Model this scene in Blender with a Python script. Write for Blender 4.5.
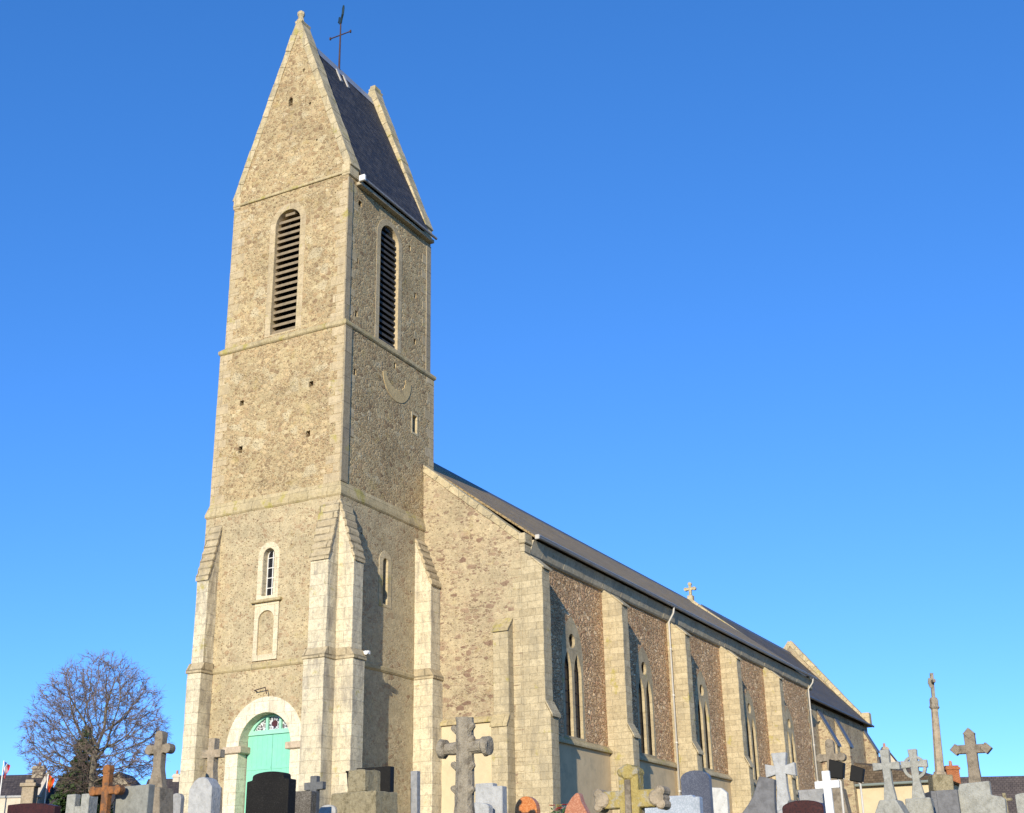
import bpy, bmesh, math, random
from mathutils import Vector, Matrix, noise as mn
R = math.radians
random.seed(7)
for o in list(bpy.data.objects): bpy.data.objects.remove(o)
S = bpy.context.scene
C = S.collection
# ------------------------------------------------------------------ camera, sky, sun
cam = bpy.data.objects.new('camera', bpy.data.cameras.new('camera')); C.objects.link(cam)
yaw, pitch, roll = 0.4791, 0.3725, 0.0194
rt = Vector((math.sin(yaw), -math.cos(yaw), 0)); fw = Vector((math.cos(yaw), math.sin(yaw), 0))
F = fw*math.cos(pitch) + Vector((0, 0, math.sin(pitch))); U = Vector((0, 0, math.cos(pitch))) - fw*math.sin(pitch)
cr, sr = math.cos(roll), math.sin(roll)
rx, ux = rt*cr - U*sr, rt*sr + U*cr
M = Matrix((rx, ux, -F)).transposed().to_4x4(); M.translation = Vector((-33.968, -24.278, 1.6))
cam.matrix_world = M
cam.data.sensor_width = 36; cam.data.lens = 45.03; cam.data.clip_start = .1; cam.data.clip_end = 6000
S.camera = cam
sun_el, sun_from = R(14.5), Vector((-3.55, -1.0, 0)).normalized()
W = bpy.data.worlds.new('World'); S.world = W; W.use_nodes = True
nt = W.node_tree; nt.nodes.clear()
sky = nt.nodes.new('ShaderNodeTexSky'); sky.sky_type = 'NISHITA'; sky.sun_disc = False
sky.sun_elevation = sun_el; sky.sun_rotation = math.atan2(sun_from.x, sun_from.y)
sky.air_density = 0.5; sky.dust_density = 0.0; sky.ozone_density = 4.0; sky.altitude = 50
bg = nt.nodes.new('ShaderNodeBackground'); bg.inputs['Strength'].default_value = .15
wo = nt.nodes.new('ShaderNodeOutputWorld')
sp_, cb_ = nt.nodes.new('ShaderNodeSeparateColor'), nt.nodes.new('ShaderNodeCombineColor')     # per-channel response of the camera to a clear winter sky
nt.links.new(sky.outputs[0], sp_.inputs[0])
for i_, (gain, power) in enumerate(((.93, 1.0), (1.60, .77), (2.52, .71))):
    pw, mu = nt.nodes.new('ShaderNodeMath'), nt.nodes.new('ShaderNodeMath'); pw.operation = 'POWER'; pw.inputs[1].default_value = power; mu.operation = 'MULTIPLY'; mu.inputs[1].default_value = gain
    nt.links.new(sp_.outputs[i_], pw.inputs[0]); nt.links.new(pw.outputs[0], mu.inputs[0]); nt.links.new(mu.outputs[0], cb_.inputs[i_])
nt.links.new(cb_.outputs[0], bg.inputs[0]); nt.links.new(bg.outputs[0], wo.inputs[0])
sun = bpy.data.objects.new('sun', bpy.data.lights.new('sun', 'SUN')); C.objects.link(sun)
sun.data.energy = 5.0; sun.data.angle = R(.5); sun.data.color = (1, .925, .775)
sd = (sun_from*math.cos(sun_el) + Vector((0, 0, math.sin(sun_el))))
sun.rotation_euler = sd.to_track_quat('Z', 'Y').to_euler()
sun.location = (-30, -10, 40)
vs = S.view_settings; vs.view_transform = 'Standard'; vs.look = 'None'; vs.exposure = 0.25; vs.gamma = 1; vs.use_curve_mapping = False

# ------------------------------------------------------------------ node helper
class G:
    def __init__(s, name):
        s.m = bpy.data.materials.new(name); s.m.use_nodes = True; s.t = s.m.node_tree
        s.t.nodes.clear(); s.out = s.n('ShaderNodeOutputMaterial'); s.b = s.n('ShaderNodeBsdfPrincipled')
        s.l(s.b.outputs[0], s.out.inputs[0]); s._p = None
    def n(s, typ, **kw):
        x = s.t.nodes.new(typ)
        for k, v in kw.items(): setattr(x, k, v)
        return x
    def l(s, a, b): s.t.links.new(a, b)
    def put(s, sock, v):
        if hasattr(v, 'is_output'): s.l(v, sock)
        elif isinstance(v, (tuple, list)) and len(v) == 3 and sock.type == 'RGBA': sock.default_value = (*v, 1)
        else: sock.default_value = v
    def pos(s):
        if not s._p: s._p = s.n('ShaderNodeNewGeometry')
        return s._p.outputs['Position']
    def nor(s): s.pos(); return s._p.outputs['True Normal']
    def ma(s, op, a, b=0.0, c=None, clamp=False):
        x = s.n('ShaderNodeMath', operation=op, use_clamp=clamp); s.put(x.inputs[0], a); s.put(x.inputs[1], b)
        if c is not None: s.put(x.inputs[2], c)
        return x.outputs[0]
    def vm(s, op, a, b):
        x = s.n('ShaderNodeVectorMath', operation=op); s.put(x.inputs[0], a); s.put(x.inputs[1], b); return x.outputs[0]
    def mix(s, f, a, b, mode='MIX'):
        x = s.n('ShaderNodeMix', data_type='RGBA', blend_type=mode); s.put(x.inputs[0], f); s.put(x.inputs[6], a); s.put(x.inputs[7], b); return x.outputs[2]
    def ramp(s, f, stops, interp='LINEAR'):
        x = s.n('ShaderNodeValToRGB'); x.color_ramp.interpolation = interp; e = x.color_ramp.elements
        while len(e) < len(stops): e.new(.5)
        for el, (p, c) in zip(e, stops): el.position = p; el.color = (*c, 1) if len(c) == 3 else c
        s.put(x.inputs[0], f); return x.outputs[0]
    def ss(s, v, a, b):
        x = s.n('ShaderNodeMapRange', interpolation_type='SMOOTHSTEP'); s.put(x.inputs[0], v); x.inputs[1].default_value = a; x.inputs[2].default_value = b; return x.outputs[0]
    def noise(s, scale, detail=4, rough=.55, vec=None, color=False):
        x = s.n('ShaderNodeTexNoise'); s.l(vec if vec else s.pos(), x.inputs['Vector']); x.inputs['Scale'].default_value = scale
        x.inputs['Detail'].default_value = detail; x.inputs['Roughness'].default_value = rough; return x.outputs[1 if color else 0]
    def voro(s, scale, vec=None, feature='F1', out='Color', rnd=1):
        x = s.n('ShaderNodeTexVoronoi', feature=feature); s.l(vec if vec else s.pos(), x.inputs['Vector']); x.inputs['Scale'].default_value = scale
        x.inputs['Randomness'].default_value = rnd; return x.outputs[out]
    def sep(s, v):
        x = s.n('ShaderNodeSeparateXYZ'); s.l(v, x.inputs[0]); return x.outputs
    def uv(s):   # along-the-wall coordinate and height
        p, q = s.sep(s.pos()), s.sep(s.nor())
        f = s.ma('GREATER_THAN', s.ma('ABSOLUTE', q[0]), s.ma('ABSOLUTE', q[1]))
        u = s.ma('ADD', s.ma('MULTIPLY', p[1], f), s.ma('MULTIPLY', p[0], s.ma('SUBTRACT', 1.0, f)))
        c = s.n('ShaderNodeCombineXYZ'); s.l(u, c.inputs[0]); s.l(p[2], c.inputs[1]); s.l(s.ma('MULTIPLY', f, 37.3), c.inputs[2]); return c.outputs[0]
    def bump(s, h, dist, strength=1.0):
        x = s.n('ShaderNodeBump'); x.inputs['Distance'].default_value = dist; x.inputs['Strength'].default_value = strength; s.l(h, x.inputs['Height'])
        s.l(x.outputs[0], s.b.inputs['Normal'])
    def done(s, col, rough=.9, spec=.2, metal=0):
        s.put(s.b.inputs['Base Color'], col); s.put(s.b.inputs['Roughness'], rough); s.b.inputs['Specular IOR Level'].default_value = spec; s.b.inputs['Metallic'].default_value = metal
        return s.m

def rubble(name, cols, mortar, scale=4.0, cover=.5, bump=.03, spot=.2, spotcol=(.13,.09,.055), odd=None, oddn=.88, flat=1.5, tone=(.84, .83, .78), relief=1.0, lich=.25):
    g = G(name); T = lambda c: tuple(a*b for a, b in zip(c, tone)); cols = [T(c) for c in cols]; mortar = T(mortar)
    d = g.vm('SUBTRACT', g.noise(3.5, 4, .6, color=True), (.5, .5, .5))
    p = g.vm('MULTIPLY', g.vm('ADD', g.pos(), g.vm('MULTIPLY', d, (.12, .12, .09))), (1, 1, flat))
    cell = g.sep(g.voro(scale, p)); edge = g.voro(scale, p, 'DISTANCE_TO_EDGE', 'Distance'); c2 = g.sep(g.voro(scale*2.1, p)); e2 = g.voro(scale*2.1, p, 'DISTANCE_TO_EDGE', 'Distance')
    grain = g.noise(34, 4, .75); fine = g.noise(15, 5, .7); mid = g.noise(4.5, 5, .65); big = g.noise(.55, 5, .65); bg2 = g.noise(1.1, 5, .6, g.vm('ADD', g.pos(), (31, 7, 13)))
    # some cells are one big stone, others break up into small ones
    small = g.ma('GREATER_THAN', cell[2], .45)
    rnd = g.ma('ADD', g.ma('MULTIPLY', c2[0], small), g.ma('MULTIPLY', cell[0], g.ma('SUBTRACT', 1.0, small)))
    ed = g.ma('ADD', g.ma('MULTIPLY', g.ma('MINIMUM', g.ma('MULTIPLY', e2, 1.6), edge), small), g.ma('MULTIPLY', edge, g.ma('SUBTRACT', 1.0, small)))
    col = g.ramp(rnd, [(i/(len(cols)-1), c) for i, c in enumerate(cols)])
    # mortar in the joints and smeared over the face, more in some zones
    j = g.ma('SUBTRACT', 1.0, g.ss(g.ma('ADD', ed, g.ma('MULTIPLY', g.ma('SUBTRACT', fine, .5), .16)), .015, .12))
    zone = g.ma('ADD', g.ma('MULTIPLY', bg2, .6), g.ma('ADD', g.ma('MULTIPLY', mid, .35), g.ma('MULTIPLY', rnd, .25)))
    sm = g.ss(zone, .86-cover*.5, 1.02-cover*.5)
    mm = g.ma('MAXIMUM', g.ma('MULTIPLY', j, .75), g.ma('MULTIPLY', sm, .9))
    col = g.mix(mm, col, g.mix(g.ss(mid, .35, .68), mortar, tuple(c*.80 for c in mortar)))
    if odd:
        oc = g.sep(g.voro(scale*.36, p, rnd=.9)); oe = g.voro(scale*.36, p, 'DISTANCE_TO_EDGE', 'Distance', rnd=.9)
        col = g.mix(g.ma('MULTIPLY', g.ma('MULTIPLY', g.ma('GREATER_THAN', oc[0], oddn), g.ss(g.ma('ADD', oe, g.ma('MULTIPLY', g.ma('SUBTRACT', fine, .5), .2)), .06, .2)), .75), col, T(odd))
    # small dark holes and rusty stones
    sc_ = g.vm('MULTIPLY', p, (1, 1, 1.25)); sv = g.sep(g.voro(scale*2.6, sc_)); sdist = g.voro(scale*2.6, sc_, 'F1', 'Distance')
    sp = g.ma('MULTIPLY', g.ma('LESS_THAN', sv[1], spot), g.ma('SUBTRACT', 1.0, g.ss(g.ma('ADD', sdist, g.ma('MULTIPLY', g.ma('SUBTRACT', fine, .5), .5)), .22, .46)))
    col = g.mix(g.ma('MULTIPLY', sp, g.ma('ADD', .25, g.ma('MULTIPLY', sv[0], .6))), col, spotcol)
    col = g.mix(.9, col, g.ramp(grain, [(.28, (.63, .61, .58)), (.5, (1, 1, 1)), (.74, (1.26, 1.24, 1.20))]), 'MULTIPLY')
    col = g.mix(.8, col, g.ramp(fine, [(.3, (.72, .70, .67)), (.5, (1, 1, 1)), (.7, (1.16, 1.14, 1.1))]), 'MULTIPLY')
    col = g.mix(.9, col, g.ramp(big, [(.3, (.74, .74, .74)), (.5, (1, 1, 1)), (.7, (1.12, 1.1, 1.06))]), 'MULTIPLY')
    col = g.mix(g.ma('MULTIPLY', g.ss(g.noise(2.1, 5, .65, g.vm('ADD', g.pos(), (5, 17, 3))), .58, .70), lich), col, (.36, .27, .09))
    h = g.ma('ADD', g.ma('MULTIPLY', g.ma('MULTIPLY', g.ss(ed, .0, .16), g.ma('SUBTRACT', 1.0, g.ma('MULTIPLY', sm, .7))), g.ma('ADD', .5, g.ma('MULTIPLY', rnd, .7))), g.ma('MULTIPLY', fine, .5))
    h = g.ma('ADD', g.ma('MULTIPLY', h, relief), g.ma('ADD', g.ma('MULTIPLY', mid, .8), g.ma('MULTIPLY', grain, .15))); h = g.ma('SUBTRACT', h, g.ma('MULTIPLY', sp, .8))
    g.bump(h, bump); return g.done(col, .95, .1)

def ashlar(name, c1, c2, bw=.62, bh=.31, joint=.012, dirt=.45, dirtcol=(.16, .15, .13), lichen=0, bump=.012, jc=.6):
    g = G(name); T = lambda c: (c[0]*.94, c[1]*.91, c[2]*.83); c1, c2 = T(c1), T(c2)
    br = g.n('ShaderNodeTexBrick'); br.offset = .5; g.l(g.vm('ADD', g.uv(), g.vm('MULTIPLY', g.vm('SUBTRACT', g.noise(1.8, 2, color=True), (.5, .5, .5)), (.05, .03, 0))), br.inputs['Vector'])
    br.inputs['Scale'].default_value = 1; br.inputs['Brick Width'].default_value = bw; br.inputs['Row Height'].default_value = bh
    br.inputs['Mortar Size'].default_value = joint; br.inputs['Mortar Smooth'].default_value = .4; br.inputs['Bias'].default_value = 0
    br.inputs['Color1'].default_value = (0, 0, 0, 1); br.inputs['Color2'].default_value = (1, 1, 1, 1); br.inputs['Mortar'].default_value = (.5, .5, .5, 1)
    v = br.outputs[0]; jm = br.outputs['Fac']
    fine = g.noise(18, 5, .65); mid = g.noise(3.2, 5, .62); big = g.noise(.7, 4, .6)
    col = g.mix(v, c1, c2); col = g.mix(g.ma('MULTIPLY', g.ma('MULTIPLY', jm, jc), g.ss(mid, .3, .55)), col, tuple(c*.5 for c in c1))
    col = g.mix(.9, col, g.ramp(g.noise(7, 5, .7), [(.3, (.72, .70, .67)), (.5, (1, 1, 1)), (.7, (1.14, 1.13, 1.1))]), 'MULTIPLY')
    col = g.mix(.9, col, g.ramp(g.noise(30, 4, .7), [(.3, (.68, .66, .63)), (.5, (1, 1, 1)), (.7, (1.16, 1.15, 1.12))]), 'MULTIPLY')
    sp = g.vm('MULTIPLY', g.pos(), (1, 1, .28))
    streak = g.ss(g.ma('ADD', g.ma('MULTIPLY', g.noise(2.6, 6, .68, sp), .7), g.ma('MULTIPLY', big, .3)), .47, .66)
    col = g.mix(g.ma('MULTIPLY', streak, dirt), col, dirtcol)
    blot = g.ss(g.noise(4.5, 6, .7), .56, .66); col = g.mix(g.ma('MULTIPLY', blot, dirt*.8), col, tuple(c*1.3 for c in dirtcol))
    if lichen:
        lm = g.ss(g.noise(1.4, 6, .7, g.vm('ADD', g.pos(), (9, 4, 2))), .62-lichen*.2, .72-lichen*.15); col = g.mix(g.ma('MULTIPLY', lm, .75), col, (.36, .30, .075))
    h = g.ma('ADD', g.ma('MULTIPLY', fine, .5), g.ma('MULTIPLY', mid, .8)); h = g.ma('SUBTRACT', h, g.ma('MULTIPLY', jm, .8))
    g.bump(h, bump); return g.done(col, .92, .12)

def slate(name, c1, c2, row=.17, w=.26, lich=None):
    g = G(name)
    br = g.n('ShaderNodeTexBrick'); br.offset = .5; g.l(g.uv(), br.inputs['Vector']); br.inputs['Scale'].default_value = 1
    br.inputs['Brick Width'].default_value = w; br.inputs['Row Height'].default_value = row; br.inputs['Mortar Size'].default_value = .008; br.inputs['Mortar Smooth'].default_value = .1
    br.inputs['Color1'].default_value = (0, 0, 0, 1); br.inputs['Color2'].default_value = (1, 1, 1, 1); br.inputs['Mortar'].default_value = (0, 0, 0, 1)
    col = g.mix(br.outputs[0], c1, c2); col = g.mix(g.ma('MULTIPLY', br.outputs['Fac'], .75), col, tuple(c*.3 for c in c1))
    col = g.mix(.8, col, g.ramp(g.noise(.9, 5, .65), [(.3, (.7, .7, .7)), (.7, (1.25, 1.22, 1.2))]), 'MULTIPLY')
    if lich:
        col = g.mix(g.ma('MULTIPLY', g.ss(g.noise(6, 6, .7), .5, .7), .5), col, lich)
    p = g.sep(g.pos()); saw = g.ma('FRACT', g.ma('DIVIDE', p[2], row))
    h = g.ma('ADD', g.ma('MULTIPLY', g.ma('SUBTRACT', 1.0, saw), .9), g.ma('MULTIPLY', br.outputs[0], .5)); h = g.ma('SUBTRACT', h, br.outputs['Fac'])
    g.bump(h, .012); return g.done(col, g.ma('ADD', .6, g.ma('MULTIPLY', br.outputs[0], .25)), .2)

def plain(name, col, rough=.7, var=.25, scale=6, spec=.3, metal=0, bump=0, dirt=None, dscale=3, damt=.6, dlo=.5, dhi=.68):
    g = G(name); n_ = g.noise(scale, 6, .65)
    c = g.mix(1.0, col, g.ramp(n_, [(.25, (1-var,)*3), (.5, (1, 1, 1)), (.78, (1+var*.7,)*3)]), 'MULTIPLY')
    if dirt: c = g.mix(g.ma('MULTIPLY', g.ss(g.noise(dscale, 6, .7, g.vm('ADD', g.pos(), (3, 7, 1))), dlo, dhi), damt), c, dirt)
    if bump: g.bump(g.ma('ADD', n_, g.noise(scale*4, 4, .6)), bump)
    return g.done(c, rough, spec, metal)

def granite(name, c, fleck, rough=.25, amt=.5, scale=70):
    g = G(name); v = g.sep(g.voro(scale)); f = g.ss(v[0], 1-amt, 1-amt*.5)
    col = g.mix(f, c, fleck); col = g.mix(.6, col, g.ramp(g.noise(2.5, 5, .6), [(.3, (.7,)*3), (.7, (1.2,)*3)]), 'MULTIPLY')
    return g.done(col, g.ma('ADD', rough, g.ma('MULTIPLY', g.noise(3, 4), .15)), .15)

Mt = {}
Mt['rub_low'] = rubble('rubble_tower_base', [(.38,.26,.16), (.50,.37,.23), (.60,.48,.31), (.53,.42,.265)], (.60,.495,.315), 4.4, .85, .016, .28, (.20,.125,.07), flat=1.4)
Mt['rub_high'] = rubble('rubble_tower_shaft', [(.26,.18,.115), (.42,.30,.18), (.55,.43,.27), (.36,.25,.16), (.62,.53,.38)], (.52,.42,.26), 5.0, .55, .019, .28, (.15,.105,.065), (.55,.47,.33), oddn=.9, tone=(.97,.94,.82), flat=1.35, lich=.4)
Mt['rub_west'] = rubble('rubble_nave_front', [(.24,.155,.115), (.40,.29,.20), (.52,.42,.28), (.33,.225,.155), (.58,.49,.34)], (.57,.47,.31), 3.4, .72, .018, .18, (.24,.16,.10), flat=1.9)
Mt['rub_south'] = rubble('rubble_nave_side', [(.23,.135,.09), (.48,.34,.235), (.34,.215,.15), (.60,.46,.33), (.42,.29,.20), (.74,.62,.47)], (.50,.39,.27), 3.9, .12, .045, .22, (.10,.065,.05), flat=1.7, tone=(1.42,1.25,.98), relief=1.5, lich=.1)
Mt['ashlar'] = ashlar('ashlar_buttress', (.60,.53,.39), (.68,.61,.46), .85, .37, .008, .75, (.24,.205,.16), lichen=.10, jc=.35)
Mt['ashlar_nave'] = ashlar('ashlar_nave', (.43,.36,.24), (.54,.46,.315), .62, .25, .008, .55, (.25,.21,.14), .2, jc=.22)
Mt['ashlar_pale'] = ashlar('ashlar_pale', (.70,.63,.50), (.78,.71,.57), .6, .4, .006, .5, (.36,.31,.22), 0, jc=.3)
Mt['ashlar_tower'] = ashlar('ashlar_tower', (.50,.41,.26), (.60,.50,.33), .9, .42, .008, .45, (.27,.215,.135), .25, jc=.35)
Mt['ledge'] = ashlar('ledge_stone', (.45,.37,.22), (.52,.43,.27), .8, .6, .008, .55, (.22,.18,.11), .45, jc=.5)
Mt['weath'] = ashlar('weathering_stone', (.44,.36,.24), (.54,.45,.30), 1.2, .27, .028, .6, (.24,.20,.13), .2, jc=1.0)  # wide dark row joints paint in the shadow lines under the overlapping slabs
Mt['coping'] = ashlar('coping_stone', (.48,.40,.25), (.58,.49,.33), .8, .45, .012, .6, (.23,.2,.14), .35, jc=.6)
Mt['tracery'] = ashlar('tracery_stone', (.42,.34,.22), (.50,.42,.28), .7, .5, .006, .5, (.22,.18,.13), .1, jc=.3)
Mt['niche'] = ashlar('niche_stone', (.62,.54,.39), (.70,.62,.46), .6, .4, .006, .35, (.36,.29,.19), 0, jc=.3)
Mt['cornice'] = ashlar('cornice_stone', (.44,.385,.29), (.52,.46,.35), .9, 3, .012, .4, (.22,.2,.17), .0)
Mt['pilaster'] = ashlar('weathered_pilaster', (.34,.285,.20), (.43,.36,.25), 3, .95, .010, .7, (.20,.175,.135), .15, jc=.8)
Mt['quoin'] = ashlar('quoin_stone', (.47,.38,.24), (.56,.46,.31), .9, .42, .006, .5, (.28,.22,.14), .2, jc=.25)
Mt['slate_tower'] = slate('tower_slate', (.028,.028,.032), (.068,.066,.070), lich=(.085,.082,.078))
Mt['slate_nave'] = slate('nave_slate', (.26,.185,.085), (.34,.24,.115), lich=(.38,.27,.125))
Mt['slate_ch'] = slate('chancel_slate', (.10,.082,.058), (.15,.122,.088), lich=(.165,.135,.09))
Mt['slate_house'] = slate('house_slate', (.050,.042,.042), (.085,.07,.066), lich=(.11,.09,.07))
Mt['roof_brown'] = slate('brown_roof_tile', (.12,.085,.05), (.18,.13,.08), lich=(.2,.16,.08))
Mt['render'] = plain('cement_render', (.55,.42,.245), .95, .16, 1.6, .1, bump=.008, dirt=(.40,.32,.20), dscale=1.6, damt=.65)
Mt['render_cream'] = plain('cream_render', (.56,.46,.29), .95, .12, 1.4, .1, bump=.006, dirt=(.46,.38,.24), dscale=1.3, damt=.5)
Mt['green'] = plain('green_door_paint', (.22,.55,.385), .5, .07, 5, .4, dirt=(.28,.58,.42), dscale=4, damt=.4)
Mt['green_pale'] = plain('pale_green_paint', (.30,.60,.43), .5, .08, 5, .4)
Mt['louvre'] = plain('weathered_louvre', (.25,.19,.115), .8, .3, 8, .2, dirt=(.16,.13,.09), damt=.5)
Mt['louvre_shaded'] = plain('shaded_louvre', (.07,.064,.056), .8, .3, 8, .2)  # same slats as the west window, south-side shade put into the colour
Mt['dark'] = plain('dark_interior', (.012,.012,.012), .95, .2, 4, .1)
Mt['glass'] = plain('dark_leaded_glass', (.012,.013,.016), .35, .3, 5, .3)
Mt['zinc'] = plain('zinc', (.34,.35,.36), .45, .15, 3, .5, metal=.4)
Mt['zinc_dark'] = plain('dark_zinc', (.10,.10,.10), .5, .2, 3, .5, metal=.2)
Mt['gutter_grey'] = plain('grey_gutter', (.27,.26,.245), .5, .2, 2, .3, dirt=(.14,.13,.12), dscale=.9)
Mt['pipe'] = plain('pale_downpipe', (.50,.46,.39), .5, .12, 2, .4, dirt=(.4,.36,.3), damt=.4)
Mt['white'] = plain('white_paint', (.72,.70,.64), .5, .06, 4, .35)
Mt['iron'] = plain('rusted_iron', (.07,.04,.032), .8, .4, 14, .3, bump=.003)
Mt['cock'] = plain('oxidised_copper', (.03,.055,.055), .5, .3, 8, .4, metal=.4)
Mt['black'] = plain('black_housing', (.013,.012,.010), .6, .2, 8, .15)
def stone(name, c, d, amt=.6, sc=3.5, bump=.01, lo=.48, hi=.66, sc2=9): return plain(name, c, .92, .3, sc2, .12, bump=bump, dirt=d, dscale=sc, damt=amt, dlo=lo, dhi=hi)

def fanmat():
    g = G('patterned_fanlight_glass'); e = g.voro(9, feature='DISTANCE_TO_EDGE', out='Distance')
    c = g.mix(g.ss(e, .05, .12), (.62,.63,.62), g.ramp(g.sep(g.voro(9))[0], [(0, (.05,.05,.07)), (.5, (.16,.13,.13)), (1, (.10,.14,.14))]))
    return g.done(c, .3, .5)
Mt['fan'] = fanmat()

# ------------------------------------------------------------------ mesh helper
WL = {}     # world origin of each object
class MB:
    def __init__(s): s.v = []; s.f = []
    def add(s, vs, fs):
        o = len(s.v); s.v += [tuple(v) for v in vs]; s.f += [[i+o for i in f] for f in fs]; return s
    def box(s, x0, x1, y0, y1, z0, z1):
        return s.add([(x, y, z) for z in (z0, z1) for y in (y0, y1) for x in (x0, x1)],
                     [(0,2,3,1), (4,5,7,6), (0,1,5,4), (2,6,7,3), (0,4,6,2), (1,3,7,5)])
    def ext(s, pts, fn, d0, d1):     # polygon pts (a,b), fn(a,b,d) -> xyz, extruded d0..d1
        n = len(pts); return s.add([fn(a, b, d0) for a, b in pts] + [fn(a, b, d1) for a, b in pts],
            [list(range(n)), list(range(2*n-1, n-1, -1))] + [(i, i+n, (i+1) % n+n, (i+1) % n) for i in range(n)])
    def ring(s, pin, pout, fn, d0, d1, closed=True):
        n = len(pin); vs = []
        for d in (d0, d1):
            vs += [fn(a, b, d) for a, b in pin]; vs += [fn(a, b, d) for a, b in pout]
        fs = []
        for i in range(n if closed else n-1):
            j = (i+1) % n
            fs += [(i, j, n+j, n+i), (2*n+j, 2*n+i, 3*n+i, 3*n+j), (i, 2*n+i, 2*n+j, j), (n+j, 3*n+j, 3*n+i, n+i)]
        if not closed: fs += [(0, n, 3*n, 2*n), (n-1, 3*n-1, 4*n-1, 2*n-1)]
        return s.add(vs, fs)
    def tube(s, pts, rads, seg=8, caps=True):
        vs = []; fs = []; pts = [Vector(p) for p in pts]
        if not isinstance(rads, (list, tuple)): rads = [rads]*len(pts)
        ref = None
        for i, p in enumerate(pts):
            t = (pts[min(i+1, len(pts)-1)] - pts[max(i-1, 0)]).normalized()
            if ref is None: ref = t.orthogonal().normalized()
            a = (ref - t*ref.dot(t)).normalized(); ref = a; b = t.cross(a)
            for k in range(seg):
                th = 2*math.pi*k/seg; vs.append(p + (a*math.cos(th) + b*math.sin(th))*rads[i])
        for i in range(len(pts)-1):
            for k in range(seg):
                l = (k+1) % seg; fs.append((i*seg+k, i*seg+l, (i+1)*seg+l, (i+1)*seg+k))
        if caps: fs += [list(range(seg))[::-1], [(len(pts)-1)*seg+k for k in range(seg)]]
        return s.add(vs, fs)
    def sweep(s, x0, x1, y0, y1, prof):    # closed profile (out, z) mitred round a rectangle
        n = len(prof); vs = []
        for sx, sy in ((0, 0), (1, 0), (1, 1), (0, 1)):
            for o, z in prof: vs.append(((x1+o) if sx else (x0-o), (y1+o) if sy else (y0-o), z))
        fs = []
        for c in range(4):
            d = (c+1) % 4
            for i in range(n):
                j = (i+1) % n; fs.append((c*n+i, d*n+i, d*n+j, c*n+j))
        return s.add(vs, fs)
    def build(s, name, mat, parent=None, bevel=0, smooth=False, origin=None, weld=False):
        me = bpy.data.meshes.new(name)
        bm = bmesh.new(); vv = [bm.verts.new(v) for v in s.v]
        for f in s.f:
            try: bm.faces.new([vv[i] for i in f])
            except ValueError: pass
        if weld: bmesh.ops.remove_doubles(bm, verts=bm.verts, dist=1e-4)
        bmesh.ops.recalc_face_normals(bm, faces=bm.faces)
        if bevel:
            ed = [e for e in bm.edges if len(e.link_faces) == 2 and e.calc_face_angle(0) > .6]
            bmesh.ops.bevel(bm, geom=ed, offset=bevel, segments=1, affect='EDGES', clamp_overlap=True)
        bm.to_mesh(me); bm.free()
        o = bpy.data.objects.new(name, me); C.objects.link(o)
        if origin is None and s.v:
            n = len(s.v); origin = Vector((sum(v[0] for v in s.v)/n, sum(v[1] for v in s.v)/n, min(v[2] for v in s.v)))
        origin = Vector(origin)
        me.transform(Matrix.Translation(-origin))
        WL[o.name] = origin
        if parent: o.parent = parent; o.location = origin - WL[parent.name]
        else: o.location = origin
        if mat: me.materials.append(mat)
        if smooth:
            for p in me.polygons: p.use_smooth = True
        return o
def tag(o, label, cat, group=None):
    o['label'] = label; o['category'] = cat
    if group: o['group'] = group
    return o
def kind(o, k): o['kind'] = k; return o
def empty(name, loc, label, cat, group=None):
    o = bpy.data.objects.new(name, None); C.objects.link(o); o.location = loc; o.empty_display_size = .3; WL[o.name] = Vector(loc); return tag(o, label, cat, group)
def copy_tree(o, delta, parent):
    c = o.copy(); C.objects.link(c); WL[c.name] = WL[o.name] + Vector(delta)
    c.parent = parent; c.location = WL[c.name] - WL[parent.name]
    for ch in list(o.children): copy_tree(ch, delta, c)
    return c
def jag(o, amp=.012, step=.35):
    bm = bmesh.new(); bm.from_mesh(o.data)
    for _ in range(4):
        ed = [e for e in bm.edges if e.calc_length() > step*1.6]
        if not ed: break
        bmesh.ops.subdivide_edges(bm, edges=ed, cuts=1, use_grid_fill=True); bmesh.ops.triangulate(bm, faces=[f for f in bm.faces if len(f.verts) > 4])
    w = WL[o.name]
    for v in bm.verts:
        p = (v.co+w)*2.3; v.co += Vector((mn.noise(p), mn.noise(p+Vector((9, 3, 1))), mn.noise(p+Vector((2, 7, 5)))))*amp
    bm.to_mesh(o.data); bm.free()
def cut(o, cutters):
    t = cutters.build('cutter', None, weld=False)
    m = o.modifiers.new('b', 'BOOLEAN'); m.object = t; m.solver = 'EXACT'; m.operation = 'DIFFERENCE'; m.use_self = True
    bpy.context.view_layer.update(); dg = bpy.context.evaluated_depsgraph_get()
    me = bpy.data.meshes.new_from_object(o.evaluated_get(dg)); o.modifiers.clear(); old = o.data; nm = old.name; o.data = me; bpy.data.meshes.remove(old); me.name = nm
    bpy.data.objects.remove(t)
def fW(x0): return lambda u, z, d: (x0+d, u, z)       # west-facing wall, u along Y
def fS(y0): return lambda u, z, d: (u, y0+d, z)       # south-facing wall, u along X
def fE(x0): return lambda u, z, d: (x0-d, u, z)
def arch(c, w, z0, zs, n=14, k=1.0):    # round-headed outline, half width w
    return [(c-w, z0), (c+w, z0)] + [(c+w*math.cos(math.pi*i/n), zs+w*k*math.sin(math.pi*i/n)) for i in range(n+1)]
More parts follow.
